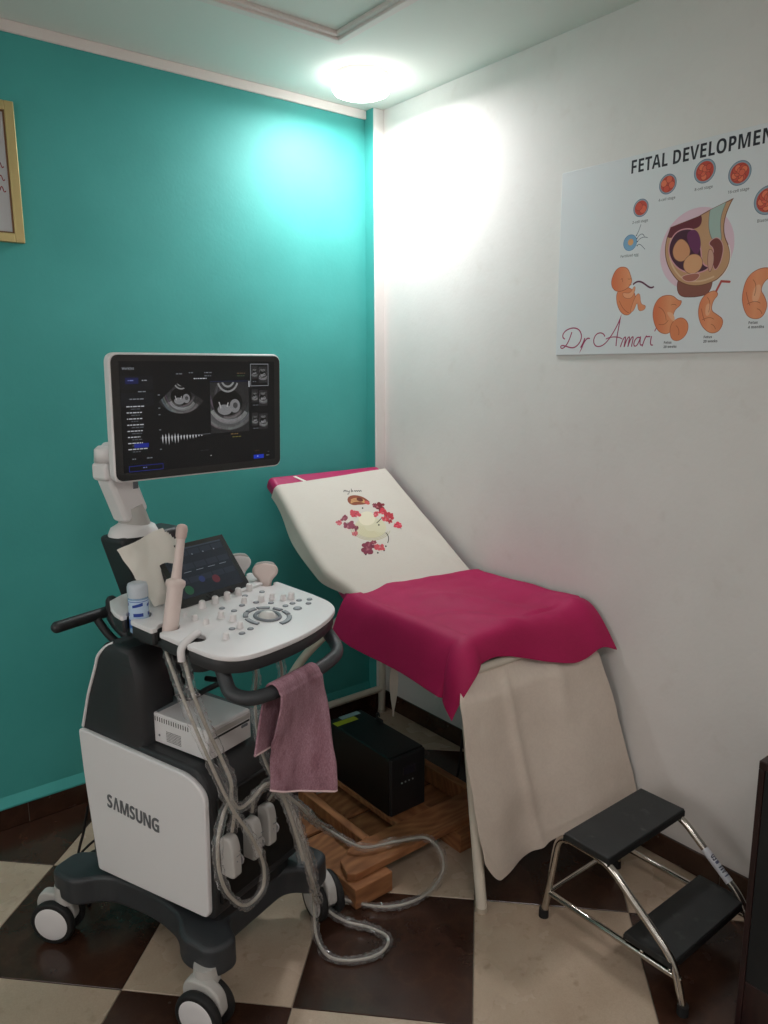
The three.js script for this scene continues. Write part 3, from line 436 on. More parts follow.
{ // fuchsia cover over the seat; both overhangs flare and the corner falls as a cone
  const fn = (u, v) => {
    // a: metres beyond the left edge, b: metres beyond the foot edge
    const along = mix(-0.625 - mix(0.175, 0.205, v), -0.022, u), z = mix(mix(0.585, 0.675, u), 1.235 + mix(0.085, 0.18, Math.pow(u, 1.5)) - 0.035 * Math.sin(clamp(u * 1.3) * Math.PI) + 0.015 * Math.sin(u * 11), v);
    const ex = -0.565, ez = 1.155, a = Math.max(0, ex - along), b = Math.max(0, z - ez);
    const r0 = Math.hypot(a, b), r = r0 * r0 / (r0 + 0.085), ph = Math.atan2(b, a), k = 0.30 + 0.6 * step(0.45, 1, u) * Math.sin(ph) + 0.34 * Math.sin(2 * ph) + 0.10 * Math.sin(along * 17) * (b > 0 ? 1 : 0) + 0.05 * Math.sin(z * 12);
    const so = 0.05 * (1 - Math.exp(-r0 / 0.05)) + r * k * 0.75, dn = r * (1 - k * 0.22) - 0.01 * (1 - Math.exp(-r * 60));
    const x = Math.max(along, ex) - (r0 > 0 ? Math.cos(ph) * so : 0), zz = Math.min(z, ez) + (r0 > 0 ? Math.sin(ph) * so : 0);
    let y = SEAT.h + 0.017 - Math.max(0, dn);
    y += 0.013 * fold(along * 1.6, z * 1.6, 61) * (r > 0 ? 0.25 : 1);
    y += 0.016 * Math.exp(-(((along + 0.36 - (z - 0.9) * 0.5) / 0.07) ** 2)) * step(0.7, 0.9, z) * step(1.3, 1.0, z) * (r > 0 ? 0.3 : 1);
    y -= 0.014 * Math.exp(-(((along + 0.2) / 0.1) ** 2 + ((z - 1.1) / 0.1) ** 2)) - 0.022 * Math.exp(-(((along + 0.08) / 0.05) ** 2)) * step(1.0, 1.2, z);
    y -= 0.014 * step(-0.5, -0.62, along) * step(0.95, 1.2, z) * (r0 > 0 ? 0.6 : 1);
    y -= 0.016 * Math.exp(-(((along + 0.50) / 0.07) ** 2 + ((z - 0.86) / 0.14) ** 2)); y += 0.014 * Math.exp(-(((along + 0.47 - (z - 1.0) * 0.55) / 0.045) ** 2)) * step(0.88, 1.05, z) * step(1.32, 1.12, z);
    if (z < 0.70) y += (0.70 - z) * 0.12;
    return V(Math.min(x, -0.014), y, zz);
  };
  tag(mesh('seat_cover', sheet(110, 100, fn, 0.0025), M.pink), 'plain fuchsia cloth cover draped over the bed seat with hanging corner', 'cover');
}
{ // cream sheet hanging from the foot end
  const fn = (u, v) => {
    const x0 = -0.60 - 0.085 * step(0.03, 0.2, v), x1 = mix(-0.06, -0.014, step(0, 0.8, v));
    const xb = mix(x0 + 0.03 * v * v, x1, u);
    const bot = 0.075 + 0.09 * Math.pow(Math.abs(u - 0.2) / 0.8, 1.4) + 0.08 * Math.pow(clamp((0.12 - u) / 0.12), 1.6) + 0.03 * Math.exp(-(((u - 0.55) / 0.12) ** 2));
    const arc = v, y = mix(SEAT.h - 0.045, bot, step(0, 1, arc) * 0.15 + arc * 0.85);
    const flare = mix(0.085, 0.2, step(0.3, 1, u)) * Math.pow(v, 1.1);
    const wave = 0.020 * v * Math.sin(u * 9.5 + 0.6 + v * 0.8) + 0.012 * Math.exp(-(((u - 0.30 - v * 0.12) / 0.03) ** 2)) * step(0, 0.2, v) + 0.014 * Math.exp(-(((u - 0.66 + v * 0.05) / 0.05) ** 2)) * step(0.6, 0.1, v) + 0.008 * fold(u * 1.2, v * 1.5, 71);
    const z = 1.158 + 0.088 * step(0, 0.2, v) + flare + wave * step(0, 0.15, v);
    return V(xb, y, z);
  };
  tag(mesh('foot_sheet', sheet(90, 90, fn, 0.0018), M.cream), 'plain cream sheet hanging to the floor at the foot of the bed', 'sheet');
}
{ // power lead under the bed
  const c = thing('hanging_cable', 'thin black cable hanging beneath the fuchsia bed cover', 'cable');
  const p = [atF(470, 683, 0.36), atF(462, 692, 0.35)];
  mesh('lead', tube([V(-0.54, 0.69, 1.1), V(-0.535, 0.62, 1.12), V(-0.52, 0.56, 1.1), V(-0.40, 0.50, 0.98), V(-0.30, 0.40, 0.90), V(-0.26, 0.2, 0.84), V(-0.262, 0.06, 0.82), V(-0.29, 0.012, 0.82), V(-0.35, 0.009, 0.80), V(-0.42, 0.009, 0.78)], 0.0045, 60, 8), M.blackRubber, c);
}
// ------------------------------------------------------------------ pallet and power unit
{
  const p = thing('wooden_pallet', 'low wooden pallet frame on the floor under the bed', 'pallet', V(0, 0, 0));
  const wb = (name, x0, x1, y0, y1, z0, z1, par = p, turnUV = false) => { let g = uvBox(rbox(x0, x1, y0, y1, z0, z1, 0.004, 2)); if (turnUV) { const q = g.attributes.uv; for (let i = 0; i < q.count; i++) q.setXY(i, q.getY(i), q.getX(i)); } return mesh(name, g, M.wood, par); };
  // wide front board with its ends cut at a slant
  mesh('deck_board', uvBox(extrude(roundPoly([[-0.93, -0.045], [-0.91, -0.062], [-0.26, -0.062], [-0.26, 0.062], [-0.84, 0.062], [-0.91, 0.02]], 0.004), 0.024, 0.003, 2).rotateX(-Math.PI / 2).translate(0, 0.066, 1.0)), M.wood, p);
  wb('deck_board', -0.83, -0.26, 0.066, 0.09, 0.42, 0.52);
  wb('base_board', -0.93, -0.27, 0.008, 0.022, 0.53, 0.72); wb('base_board', -0.93, -0.27, 0.008, 0.022, 0.735, 0.93);
  wb('runner', -0.795, -0.765, 0.05, 0.092, 0.52, 0.938, p, true); wb('runner', -0.335, -0.30, 0.03, 0.095, 0.52, 0.938, p, true);
  wb('deck_board', -0.65, -0.50, 0.066, 0.088, 0.52, 0.938, p, true);
  for (const [x, z] of [[-0.865, 1.02], [-0.44, 1.02], [-0.78, 0.47], [-0.32, 0.47]]) wb('block', x - 0.07, x + 0.07, 0.001, 0.066, z - 0.05, z + 0.075);
}
{
  const p = thing('power_backup_unit', 'black tower power backup unit standing on the wooden pallet', 'power unit', V(-0.572, 0.088, 0.72));
  const w = 0.077, H = 0.212, d = 0.185;
  mesh('case', rbox(-w, w, 0, H, -d, d - 0.012, 0.006, 3), M.black, p);
  mesh('front_panel', rbox(-w + 0.001, w - 0.001, 0.002, H - 0.003, d - 0.014, d, 0.009, 3), M.darker, p);
  mesh('display', rbox(-0.022, 0.03, H - 0.075, H - 0.045, d - 0.002, d + 0.0015, 0.002), phy({ color: 0x2a2830, roughness: 0.15 }), p);
  for (let k = 0; k < 4; k++) mesh('indicator', cyl(0.0028, 0.0028, 0.002, 12).rotateX(Math.PI / 2).translate(-0.03 + k * 0.016, H - 0.098, d + 0.0008), std({ color: 0x9aa0a0, roughness: 0.3 }), p);
  mesh('sticker', box(-0.075, 0.02, H, H + 0.0006, -0.155, -0.125), std({ color: 0xa7b52a, roughness: 0.5 }), p);
  mesh('sticker', box(-0.03, 0.055, H, H + 0.0006, -0.183, -0.158), std({ color: 0x8fb0b4, roughness: 0.4 }), p);
  const hk = thing('clip_hook', 'small black clip at the end of the cream tie on the power unit', 'clip', V(-0.505, 0.3, 0.66));
  mesh('clip', merge([rbox(-0.006, 0.006, 0.0, 0.012, -0.016, 0.016, 0.002), tube([V(0, 0.01, -0.012), V(0, 0.026, -0.016), V(0, 0.03, -0.004), V(0, 0.02, 0.002)], 0.003, 16, 6)]), M.blackRubber, hk);
}
// ------------------------------------------------------------------ step stool
{
  const s = thing('step_stool', 'two-step chrome footstool with black rubber treads', 'step stool', V(-0.342, 0, 1.66));
  const hx = 0.174, r = 0.0105, H1 = 0.302, H2 = 0.122;
  for (const sg of [-1, 1]) {
    const x = sg * hx;
    mesh('side_frame', bent([V(x * 1.02, 0.014, -0.205), V(x, H1 - 0.018, -0.165), V(x, H1 - 0.018, -0.005), V(x, H2 - 0.0, 0.2), V(x * 1.02, 0.014, 0.232)], r, 0.045), M.chrome, s);
    mesh('side_bar', capped([V(x * 1.01, 0.085, -0.194), V(x, 0.085, 0.214)], r * 0.85, 8), M.chrome, s);
    for (const z of [-0.206, 0.2325]) mesh('rubber_foot', cyl(0.0135, 0.0145, 0.026, 18).translate(x * 1.02, 0.013, z), M.blackRubber, s);
  }
  for (const [y, z] of [[H1 - 0.028, -0.14], [H1 - 0.028, -0.03], [H2 - 0.028, 0.11], [H2 - 0.028, 0.19], [0.085, -0.194]]) mesh('cross_bar', capped([V(-hx, y, z), V(hx, y, z)], r * 0.65, 4), M.chrome, s);
  const tread = (y, z0, z1) => { const t = mesh('tread', uvBox(rbox(-0.185, 0.185, y - 0.02, y, z0, z1, 0.004, 2)), M.rubber, s); mesh('tread_edge', merge([rbox(-0.186, 0.186, y - 0.024, y - 0.006, z0 - 0.001, z0 + 0.003, 0.001, 1), rbox(-0.186, 0.186, y - 0.024, y - 0.006, z1 - 0.003, z1 + 0.001, 0.001, 1)]), M.blackRubber, t); };
  tread(H1 + 0.002, -0.142, 0.004); tread(H2 + 0.002, 0.062, 0.2);
  const lt = canvasTex(256, 40, (g, w, h) => { g.fillStyle = '#cfd0d6'; g.fillRect(0, 0, w, h); g.fillStyle = '#22253a'; g.font = 'bold 34px sans-serif'; g.textAlign = 'left'; g.textBaseline = 'middle'; g.fillText('AM', 62, h / 2 + 1); g.fillText('ED', 158, h / 2 + 1); g.fillStyle = '#555a78'; g.fillRect(134, 10, 18, 20); g.fillRect(40, 8, 8, 24); });
  const a = V(hx, H1 - 0.018, -0.005), b2 = V(hx, H2, 0.2), dir = b2.clone().sub(a).normalize();
  const lab = new THREE.CylinderGeometry(r + 0.0008, r + 0.0008, 0.10, 20, 1, true, 0, Math.PI * 2); const uvA = lab.attributes.uv; for (let i = 0; i < uvA.count; i++) uvA.setXY(i, uvA.getY(i), 0.5 - uvA.getX(i) * 2); lt.wrapS = lt.wrapT = THREE.RepeatWrapping;
  const lm = mesh('brand_sticker', lab, std({ map: lt, roughness: 0.4 }), s); lm.position.copy(a.clone().addScaledVector(dir, 0.155)); lm.quaternion.setFromUnitVectors(V(0, 1, 0), dir.clone().negate());
}
{ // dark desk at the right
  const d = thing('dark_desk', 'dark wenge desk with a black inset panel beside the footstool', 'desk', V(-0.46, 0, 1.992));
  mesh('desk_top', uvBox(rbox(0, 0.44, 0.682, 0.702, 0, 1.3, 0.002, 2)), M.wenge, d);
  mesh('side_board', uvBox(rbox(0, 0.44, 0, 0.682, 0, 0.014, 0.002, 1)), M.wenge, d); mesh('side_board', uvBox(rbox(0, 0.44, 0, 0.675, 1.265, 1.295, 0.002, 1)), M.wenge, d);
  mesh('bottom_rail', uvBox(rbox(0.001, 0.02, 0, 0.14, 0.014, 1.265, 0.002, 1)), M.wenge, d);
  mesh('front_panel', rbox(0.002, 0.024, 0.14, 0.682, 0.014, 1.265, 0.002, 1), M.deskBlack, d);
}
// ------------------------------------------------------------------ ultrasound machine
const cart = thing('ultrasound_machine', 'white and dark grey wheeled ultrasound machine with monitor and control panel', 'ultrasound machine', CO, CA);
const C = (name, g, m, par = cart) => mesh(name, g, m, par);
{ // base with four arms
  const q = [[0.165, 0], [0.15, 0.10], [0.185, 0.20], [0.175, 0.305], [0.225, 0.335], [0.275, 0.32], [0.285, 0.25]];
  const base = roundPoly([
    [-0.155, 0.02, 0.08], [-0.175, 0.14, 0.05], [-0.225, 0.20, 0.03], [-0.225, 0.305, 0.035], [-0.15, 0.325, 0.03], [-0.115, 0.25, 0.05],
    [0.115, 0.25, 0.05], [0.15, 0.325, 0.03], [0.235, 0.31, 0.035], [0.235, 0.20, 0.03], [0.175, 0.14, 0.05], [0.155, 0.02, 0.08],
    [0.175, -0.14, 0.05], [0.235, -0.20, 0.03], [0.235, -0.30, 0.035], [0.15, -0.31, 0.03], [0.115, -0.25, 0.05],
    [-0.115, -0.25, 0.05], [-0.15, -0.31, 0.03], [-0.245, -0.30, 0.035], [-0.245, -0.20, 0.03], [-0.175, -0.14, 0.05]], 0.03);
  C('base', extrude(base, 0.082, 0.013, 4).rotateX(Math.PI / 2).translate(0, 0.21, 0), M.slate);
  C('base_plinth', rbox(-0.14, 0.14, 0.19, 0.26, -0.18, 0.25, 0.02), M.darker);
}
const wheels = [[-0.2, -0.25, -0.235, -0.29, 2.0], [-0.19, 0.262, -0.235, 0.29, 1.75], [0.2, 0.262, 0.235, 0.285, 1.2], [0.2, -0.25, 0.21, -0.285, 1.57]];
for (const [ps, pf, ws, wf, ang] of wheels) {   // twin casters: a housing on a stem with two tyres, each with a white disc
  const R = 0.0625, g = new THREE.Group(); 
  const cs = new THREE.Group(); cs.name = 'caster'; cart.add(cs); cs.position.set(ws, R, wf); cs.rotation.y = ang;   // local z is the axle
  const tp = V(ps - ws, 0, pf - wf).applyAxisAngle(V(0, 1, 0), -ang);
  const fork = extrude(roundPoly([[-0.06, 0.0], [-0.052, 0.055], [-0.02, 0.078], [0.04, 0.078], [0.056, 0.05], [0.05, 0.0], [0, -0.02]], 0.02), 0.03, 0.006, 3).translate(0, 0, -0.015);
  mesh('fork', merge([fork, cyl(0.03, 0.034, 0.05, 20).translate(tp.x * 0.5, 0.074, tp.z * 0.5)]), M.plasticGrey, cs);
  for (const sg of [-1, 1]) {
    mesh('tyre', lathe([[0.04, 0.003], [0.056, 0.001], [0.0605, 0.003], [0.0625, 0.009], [0.0625, 0.016], [0.0605, 0.022], [0.055, 0.025], [0.04, 0.023]], 40).rotateX(Math.PI / 2).rotateY(sg < 0 ? Math.PI : 0).translate(0, 0, sg * 0.015), M.blackRubber, cs);
    mesh('wheel_disc', lathe([[0.0, 0.0275], [0.03, 0.0272], [0.046, 0.0255], [0.0505, 0.0225], [0.0505, 0.012], [0, 0.012]], 40).rotateX(Math.PI / 2).rotateY(sg < 0 ? Math.PI : 0).translate(0, 0, sg * 0.015), M.plastic, cs);
  }
}
{ // body: dark core, white side panels, raised rear hump
  const prof = roundPoly([[-0.205, 0.235, 0.02], [0.262, 0.235, 0.02], [0.268, 0.57, 0.03], [0.235, 0.63, 0.05], [-0.14, 0.636, 0.02], [-0.205, 0.63, 0.02]], 0.02);
  const side = (s) => extrude(s, 0.335, 0.012, 3).translate(0, 0, -0.1675).rotateY(-Math.PI / 2);   // shape x becomes f
  C('body', side(prof), M.dark);
  C('front_recess', rbox(-0.145, 0.145, 0.27, 0.56, 0.255, 0.2725, 0.006), M.black);
  const pan = roundPoly([[-0.168, 0.222, 0.012], [0.258, 0.250, 0.022], [0.266, 0.585, 0.075], [0.212, 0.617, 0.06], [-0.208, 0.628, 0.012], [-0.200, 0.50, 0.05]], 0.02);
  const pg = (sg) => extrude(pan, 0.016, 0.005, 3, 16).rotateY(-Math.PI / 2).scale(sg, 1, 1).translate(sg * 0.166 + (sg < 0 ? -0.016 * 0 : 0), 0, 0);
  for (const sg of [-1, 1]) {
    let g = extrude(pan, 0.016, 0.005, 3, 16).rotateY(-Math.PI / 2);   // occupies s from -0.016 to 0
    if (sg > 0) { g = g.scale(1, 1, 0.82).translate(0.016 + 0.158, 0, -0.03); } else g = g.translate(-0.165, 0, 0);
    const p = C('side_panel', g, M.panelWhite);
    if (sg < 0) {
      const font = await new FontLoader().loadAsync('fonts/droid/droid_sans_bold.typeface.json');
      const pieces = []; let x = 0; const gap = 0.004, size = 0.0335;
      for (const ch of 'S\u039BMSUNG') {
        let t;
        if (ch === '\u039B') t = extrude(shape([[0, 0], [0.0095, 0.0335], [0.0155, 0.0335], [0.025, 0], [0.0185, 0], [0.0125, 0.0255], [0.0065, 0]]), 0.0012, 0);
        else t = new TextGeometry(ch, { font, size, depth: 0.0012, curveSegments: 5, bevelEnabled: false });
        t.computeBoundingBox(); const bb = t.boundingBox; t.translate(x - bb.min.x, 0, 0); x += bb.max.x - bb.min.x + gap; pieces.push(norm(t));
      }
      const tx = mergeGeometries(pieces); const W = 0.205; tx.translate(-x / 2, 0, 0).scale(W / x, 1.12, 1).rotateY(-Math.PI / 2);
      C('lettering', tx.rotateX(0.035).translate(-0.1812, 0.430, -0.002), M.lettering, p).userData.label = 'grey raised brand lettering';
    }
  }
  // rear hump, lofted level by level
  const lev = [], fb = (h) => h < 0.66 ? mix(-0.205, -0.195, (h - 0.62) / 0.04) : mix(-0.19, -0.10, step(0.66, 0.9, h) * 0.5 + (h - 0.66) / 0.24 * 0.5), ff = (h) => 0.04 - 0.03 * step(0.8, 0.885, h);
  const plan = [[-0.166, 0.0], [-0.166, 0.5], [-0.166, 0.9], [-0.15, 0.99], [-0.12, 1.0], [-0.06, 0.97], [-0.04, 0.85], [-0.03, 0.5], [0.02, 0.36], [0.1, 0.3], [0.155, 0.28], [0.166, 0.18], [0.166, 0.05], [0.15, 0.0], [0, 0], [-0.12, 0]];
  for (let k = 0; k <= 14; k++) { const h = 0.60 + 0.275 * Math.min(1, k / 11) , rnd2 = k > 8 ? (k - 8) / 6 : 0, sh = 1 - 0.10 * Math.pow(Math.max(0, rnd2), 2), hh = k <= 8 ? mix(0.60, 0.84, k / 8) : 0.84 + 0.045 * Math.sin(rnd2 * Math.PI / 2); lev.push(plan.map(([s, t]) => { const a = fb(Math.min(hh, 0.885)), b = ff(hh), m = (a + b) / 2; const f = mix(a, b, t); return V(s * (rnd2 ? mix(1, 0.88, rnd2 * rnd2) : 1), hh, m + (f - m) * (rnd2 ? mix(1, 0.8, rnd2 * rnd2) : 1)); })); }
  const pos = [], id = [], n = plan.length; lev.forEach((l) => l.forEach((p) => pos.push(p.x, p.y, p.z)));
  for (let k = 0; k < lev.length - 1; k++) for (let i = 0; i < n; i++) { const a = k * n + i, b = k * n + (i + 1) % n; id.push(a, b, b + n, a, b + n, a + n); }
  const tri = THREE.ShapeUtils.triangulateShape(lev[0].map((p) => new THREE.Vector2(p.x, p.z)), []); for (const t of tri) { id.push((lev.length - 1) * n + t[0], (lev.length - 1) * n + t[1], (lev.length - 1) * n + t[2]); }
  const g = new THREE.BufferGeometry(); g.setAttribute('position', new THREE.Float32BufferAttribute(pos, 3)); g.setIndex(id); g.computeVertexNormals();
  C('rear_housing', toCreasedNormals(g, 0.9), M.dark);
  C('housing_rim', tube([0.63, 0.68, 0.73, 0.78, 0.82, 0.845].map((h) => V(-0.167, h, fb(h) - 0.002)).concat([V(-0.158, 0.872, -0.096), V(-0.148, 0.884, -0.075)]), 0.0045, 30, 6), M.panelWhite);
  // column and lift under the panel
  C('column', merge([rbox(-0.055, 0.075, 0.62, 0.96, -0.16, -0.04, 0.03, 4), rbox(-0.05, 0.06, 0.78, 0.84, -0.1, 0.03, 0.02, 3)]), M.darker);
  C('lift_arm', merge([rbox(-0.05, 0.06, 0.86, 0.925, -0.1, 0.2, 0.02, 3), cyl(0.03, 0.03, 0.06, 20).translate(-0.11, 0.895, 0.20), rbox(-0.15, 0.15, 0.905, 0.93, 0.02, 0.3, 0.01)]), M.dark);
  C('inner_handle', tube([V(-0.03, 0.715, 0.03), V(-0.03, 0.72, 0.06), V(0.03, 0.725, 0.065), V(0.09, 0.725, 0.06), V(0.09, 0.72, 0.0)], 0.008, 40, 8), M.darker);
}
{ // rear handle
  C('rear_handle', merge([capped([V(-0.205, 0.915, -0.225), V(0.2, 0.915, -0.225)], 0.0155, 10), tube([V(-0.09, 0.912, -0.225), V(-0.075, 0.86, -0.19), V(-0.055, 0.82, -0.15)], 0.011, 16), tube([V(0.09, 0.912, -0.225), V(0.075, 0.86, -0.19), V(0.055, 0.82, -0.15)], 0.011, 16), capped([V(-0.045, 0.945, -0.21), V(-0.045, 0.90, -0.21), V(-0.04, 0.84, -0.13)], 0.0165, 16)]), M.dark);
}
const CT = Math.atan(0.12);
const onPanel = (o, s, f, up = 0) => { o.position.set(s, planeH(f) + up * Math.cos(CT), f + up * Math.sin(CT)); o.rotation.x = CT; return o; };
const HOLES = [[-0.168, 0.058, 0.029, 0.014], [-0.168, 0.160, 0.026, 0.012], [-0.166, 0.250, 0.022, 0.012]];   // s, f, radius, half slot: left-side holders
const HOLESR = [[0.215, 0.02, 0.022, 0.010], [0.216, 0.118, 0.024, 0.011]];
function panelShape(d) {               // outline, shrunk by d, with key-hole holders along both sides
  const s = new THREE.Shape(), P = []; const E = -0.208 + d, ER = 0.252 - d;
  P.push([-0.12, -0.07 + d], [-0.165, -0.055 + d], [-0.19 + d, -0.02 + d], [-0.204 + d, 0.012]);
  for (const [hs, hf, r, w] of HOLES) { const a = Math.asin(w / r); P.push([E, hf - w - 0.004], [E + 0.004, hf - w], [hs - r * Math.cos(a), hf - w]); for (let k = 0; k <= 14; k++) { const t = Math.PI + a + (2 * Math.PI - 2 * a) * k / 14; P.push([hs + r * Math.cos(t), hf + r * Math.sin(t)]); } P.push([E + 0.004, hf + w], [E, hf + w + 0.004]); }
  const front = new THREE.CatmullRomCurve3([[-0.206, 0.315], [-0.200, 0.345], [-0.182, 0.374], [-0.148, 0.395], [-0.059, 0.409], [0.058, 0.408], [0.16, 0.387], [0.212, 0.362], [0.238, 0.326], [0.249, 0.26]].map(([a, b]) => V(a, b, 0)), false, 'centripetal').getPoints(40);
  for (const p of front) { const k = 1 - d / 0.23; P.push([0.02 + (p.x - 0.02) * k, p.y - d * step(0.3, 0.39, p.y)]); }
  for (const [hs, hf, r, w] of [...HOLESR].reverse()) { const a = Math.asin(w / r); P.push([ER, hf + w + 0.004], [ER - 0.004, hf + w], [hs + r * Math.cos(a), hf + w]); for (let k = 0; k <= 14; k++) { const t = a + (2 * Math.PI - 2 * a) * k / 14; P.push([hs + r * Math.cos(t), hf + r * Math.sin(t)]); } P.push([ER - 0.004, hf - w], [ER, hf - w - 0.004]); }
  P.push([0.24 - d, -0.045], [0.21, -0.065 + d], [0.15, -0.07 + d]);
  return shape(P);
}
{
  const lay = (g, y) => { g = g.rotateX(Math.PI / 2); const p = g.attributes.position; for (let i = 0; i < p.count; i++) p.setY(i, p.getY(i) + planeH(p.getZ(i)) + y); g.computeVertexNormals(); return toCreasedNormals(g, 0.6); };
  C('control_panel', lay(extrude(panelShape(0), 0.012, 0.0028, 3), 0), M.panelWhite);
  C('panel_tray', lay(extrude(panelShape(0.004), 0.032, 0.004, 2), -0.011), M.dark);
  // front handle loop
  const h = [V(-0.168, 0.925, 0.325), V(-0.170, 0.895, 0.338), V(-0.178, 0.866, 0.365), V(-0.165, 0.857, 0.405), V(-0.116, 0.857, 0.428), V(-0.006, 0.858, 0.436), V(0.09, 0.86, 0.43), V(0.15, 0.861, 0.412), V(0.188, 0.868, 0.38), V(0.2, 0.89, 0.345), V(0.2, 0.925, 0.32)];
  C('front_handle', capped(h, 0.0165, 90, 16), M.slate);
  // touch screen
  const ts = new THREE.Group(); ts.name = 'touch_screen'; cart.add(ts); ts.position.set(0.045, 1.054, 0.057); ts.rotation.set(-0.686, 0, 0); ts.rotation.order = 'YXZ'; ts.rotation.y = -0.046;
  mesh('screen_case', rbox(-0.119, 0.119, -0.086, 0.086, -0.016, 0, 0.007, 4), M.darker, ts);
  const uiT = canvasTex(768, 540, (g, w, hh) => { g.fillStyle = '#1d232c'; g.fillRect(0, 0, w, hh); g.fillStyle = '#262d38'; for (let r = 0; r < 3; r++) for (let k = 0; k < 5; k++) { g.fillRect(16 + k * 150, 30 + r * 150, 136, 64); } g.fillStyle = '#76808c'; for (let k = 0; k < 4; k++) { g.fillRect(150 + k * 150, 268, 90, 6); g.beginPath(); g.arc(210 + k * 140, 90, 8, 0, 7); g.fill(); } g.fillStyle = '#5a2a34'; g.beginPath(); g.arc(470, 420, 46, 0, 7); g.fill(); g.fillStyle = '#2a3560'; g.beginPath(); g.arc(310, 380, 36, 0, 7); g.fill(); g.fillStyle = '#24503a'; g.beginPath(); g.arc(110, 460, 50, 0, 7); g.fill(); g.fillStyle = '#39424f'; g.fillRect(0, 0, w, 16); });
  mesh('screen_glass', new RoundedBoxGeometry(0.236, 0.170, 0.002, 2, 0.0009).translate(0, 0, 0.0005), M.gloss, ts);
  mesh('screen_display', new THREE.PlaneGeometry(0.204, 0.138).translate(0, 0.003, 0.0017), phy({ map: uiT, roughness: 0.18, emissive: 0xffffff, emissiveMap: uiT, emissiveIntensity: 0.35 }), ts);
  C('screen_hinge', rbox(-0.05, 0.13, 0.985, 1.03, 0.02, 0.075, 0.015), M.darker);
}
{ // knobs and keys, at their places on the panel
  const knobs = [[202, 606, 1.2], [215, 601.5, 1.2], [227, 597, 1.2], [238, 593, 1.2], [249, 588.5, 1.2], [185, 615, 0.7], [195, 618, 0.9], [206, 622, 0.9], [221, 616, 1.1], [233, 619, 1.1], [240, 626, 1.0], [226, 637, 1.0], [244, 601, 1.0], [261, 599.5, 1.1], [291, 597, 1.2], [283, 598, 1.0], [272, 597.5, 1.0]];
  const kg = lathe([[0, 0.0165], [0.0052, 0.016], [0.0068, 0.014], [0.0076, 0.004], [0.009, 0.001], [0.009, 0]], 20);
  for (const [u, v, s] of knobs) { const p = atConsole(u, v + 1.5); const k = C('knob', kg, M.plastic); onPanel(k, p.x, p.z, 0); k.scale.set(s, s * 0.95, s); }
  const keys = [[222, 608.5], [234, 611], [242, 605.5], [245, 596], [256, 602.5], [271, 603], [232, 629], [242, 633.5], [250.5, 629], [285.5, 606], [292.5, 603.5], [299, 600.5], [309.5, 599.5], [308.5, 603.5], [297.5, 608.5, 1.5], [262, 592]];
  const key = lathe([[0, 0.0026], [0.0062, 0.0024], [0.0074, 0.0012], [0.0078, 0]], 18), face = lathe([[0, 0.0031], [0.0044, 0.003], [0.005, 0.0022]], 16);
  for (const [u, v, s = 1] of keys) { const p = atConsole(u, v); const k = onPanel(C('key', key, M.button), p.x, p.z, 0); k.scale.set(1.15 * s, 1, 0.92 * s); mesh('key_face', face, M.buttonFace, k); }
  const tb = atConsole(267.5, 616.5);
  const ring = onPanel(C('trackball_ring', lathe([[0.026, 0.001], [0.027, 0.004], [0.034, 0.0045], [0.036, 0.001]], 40), M.button), tb.x, tb.z);
  mesh('trackball', new THREE.SphereGeometry(0.026, 28, 16).translate(0, -0.010, 0), phy({ color: 0xd8d6d2, roughness: 0.15, clearcoat: 0.6 }), ring);
  for (const [a0, a1] of [[-0.95, -0.35], [-0.25, 0.3], [0.42, 0.95], [1.15, 1.9], [-1.55, -1.1], [-2.1, -1.68], [-3.35, -2.25]]) {
    const s = new THREE.Shape(); const r0 = 0.048, r1 = 0.0605; s.absarc(0, 0, r1, a0 + Math.PI / 2, a1 + Math.PI / 2, false); s.absarc(0, 0, r0, a1 + Math.PI / 2, a0 + Math.PI / 2, true); s.closePath();
    const k = onPanel(C('ring_key', extrude(s, 0.0035, 0.001, 2, 12).rotateX(-Math.PI / 2), M.button), tb.x, tb.z, -0.0005);
    const s2 = new THREE.Shape(); s2.absarc(0, 0, r1 - 0.0018, a0 + Math.PI / 2 + 0.06, a1 + Math.PI / 2 - 0.06, false); s2.absarc(0, 0, r0 + 0.0018, a1 + Math.PI / 2 - 0.06, a0 + Math.PI / 2 + 0.06, true); s2.closePath();
    mesh('key_face', extrude(s2, 0.0042, 0.0006, 1, 12).rotateX(-Math.PI / 2), M.buttonFace, k);
  }
  C('panel_ridge', rbox(0.10, 0.20, planeH(0.11) - 0.002, planeH(0.11) + 0.006, 0.10, 0.125, 0.003), M.panelWhite);
  const hk = atConsole(193, 637);
  C('cable_hook', tube([V(-0.152, planeH(0.25) + 0.006, 0.24), V(-0.172, planeH(0.25) + 0.008, 0.25), V(-0.196, planeH(0.25) + 0.001, 0.252), V(-0.213, planeH(0.25) - 0.012, 0.252), V(-0.214, planeH(0.25) - 0.04, 0.252)], 0.009, 30, 10), M.plastic);
}
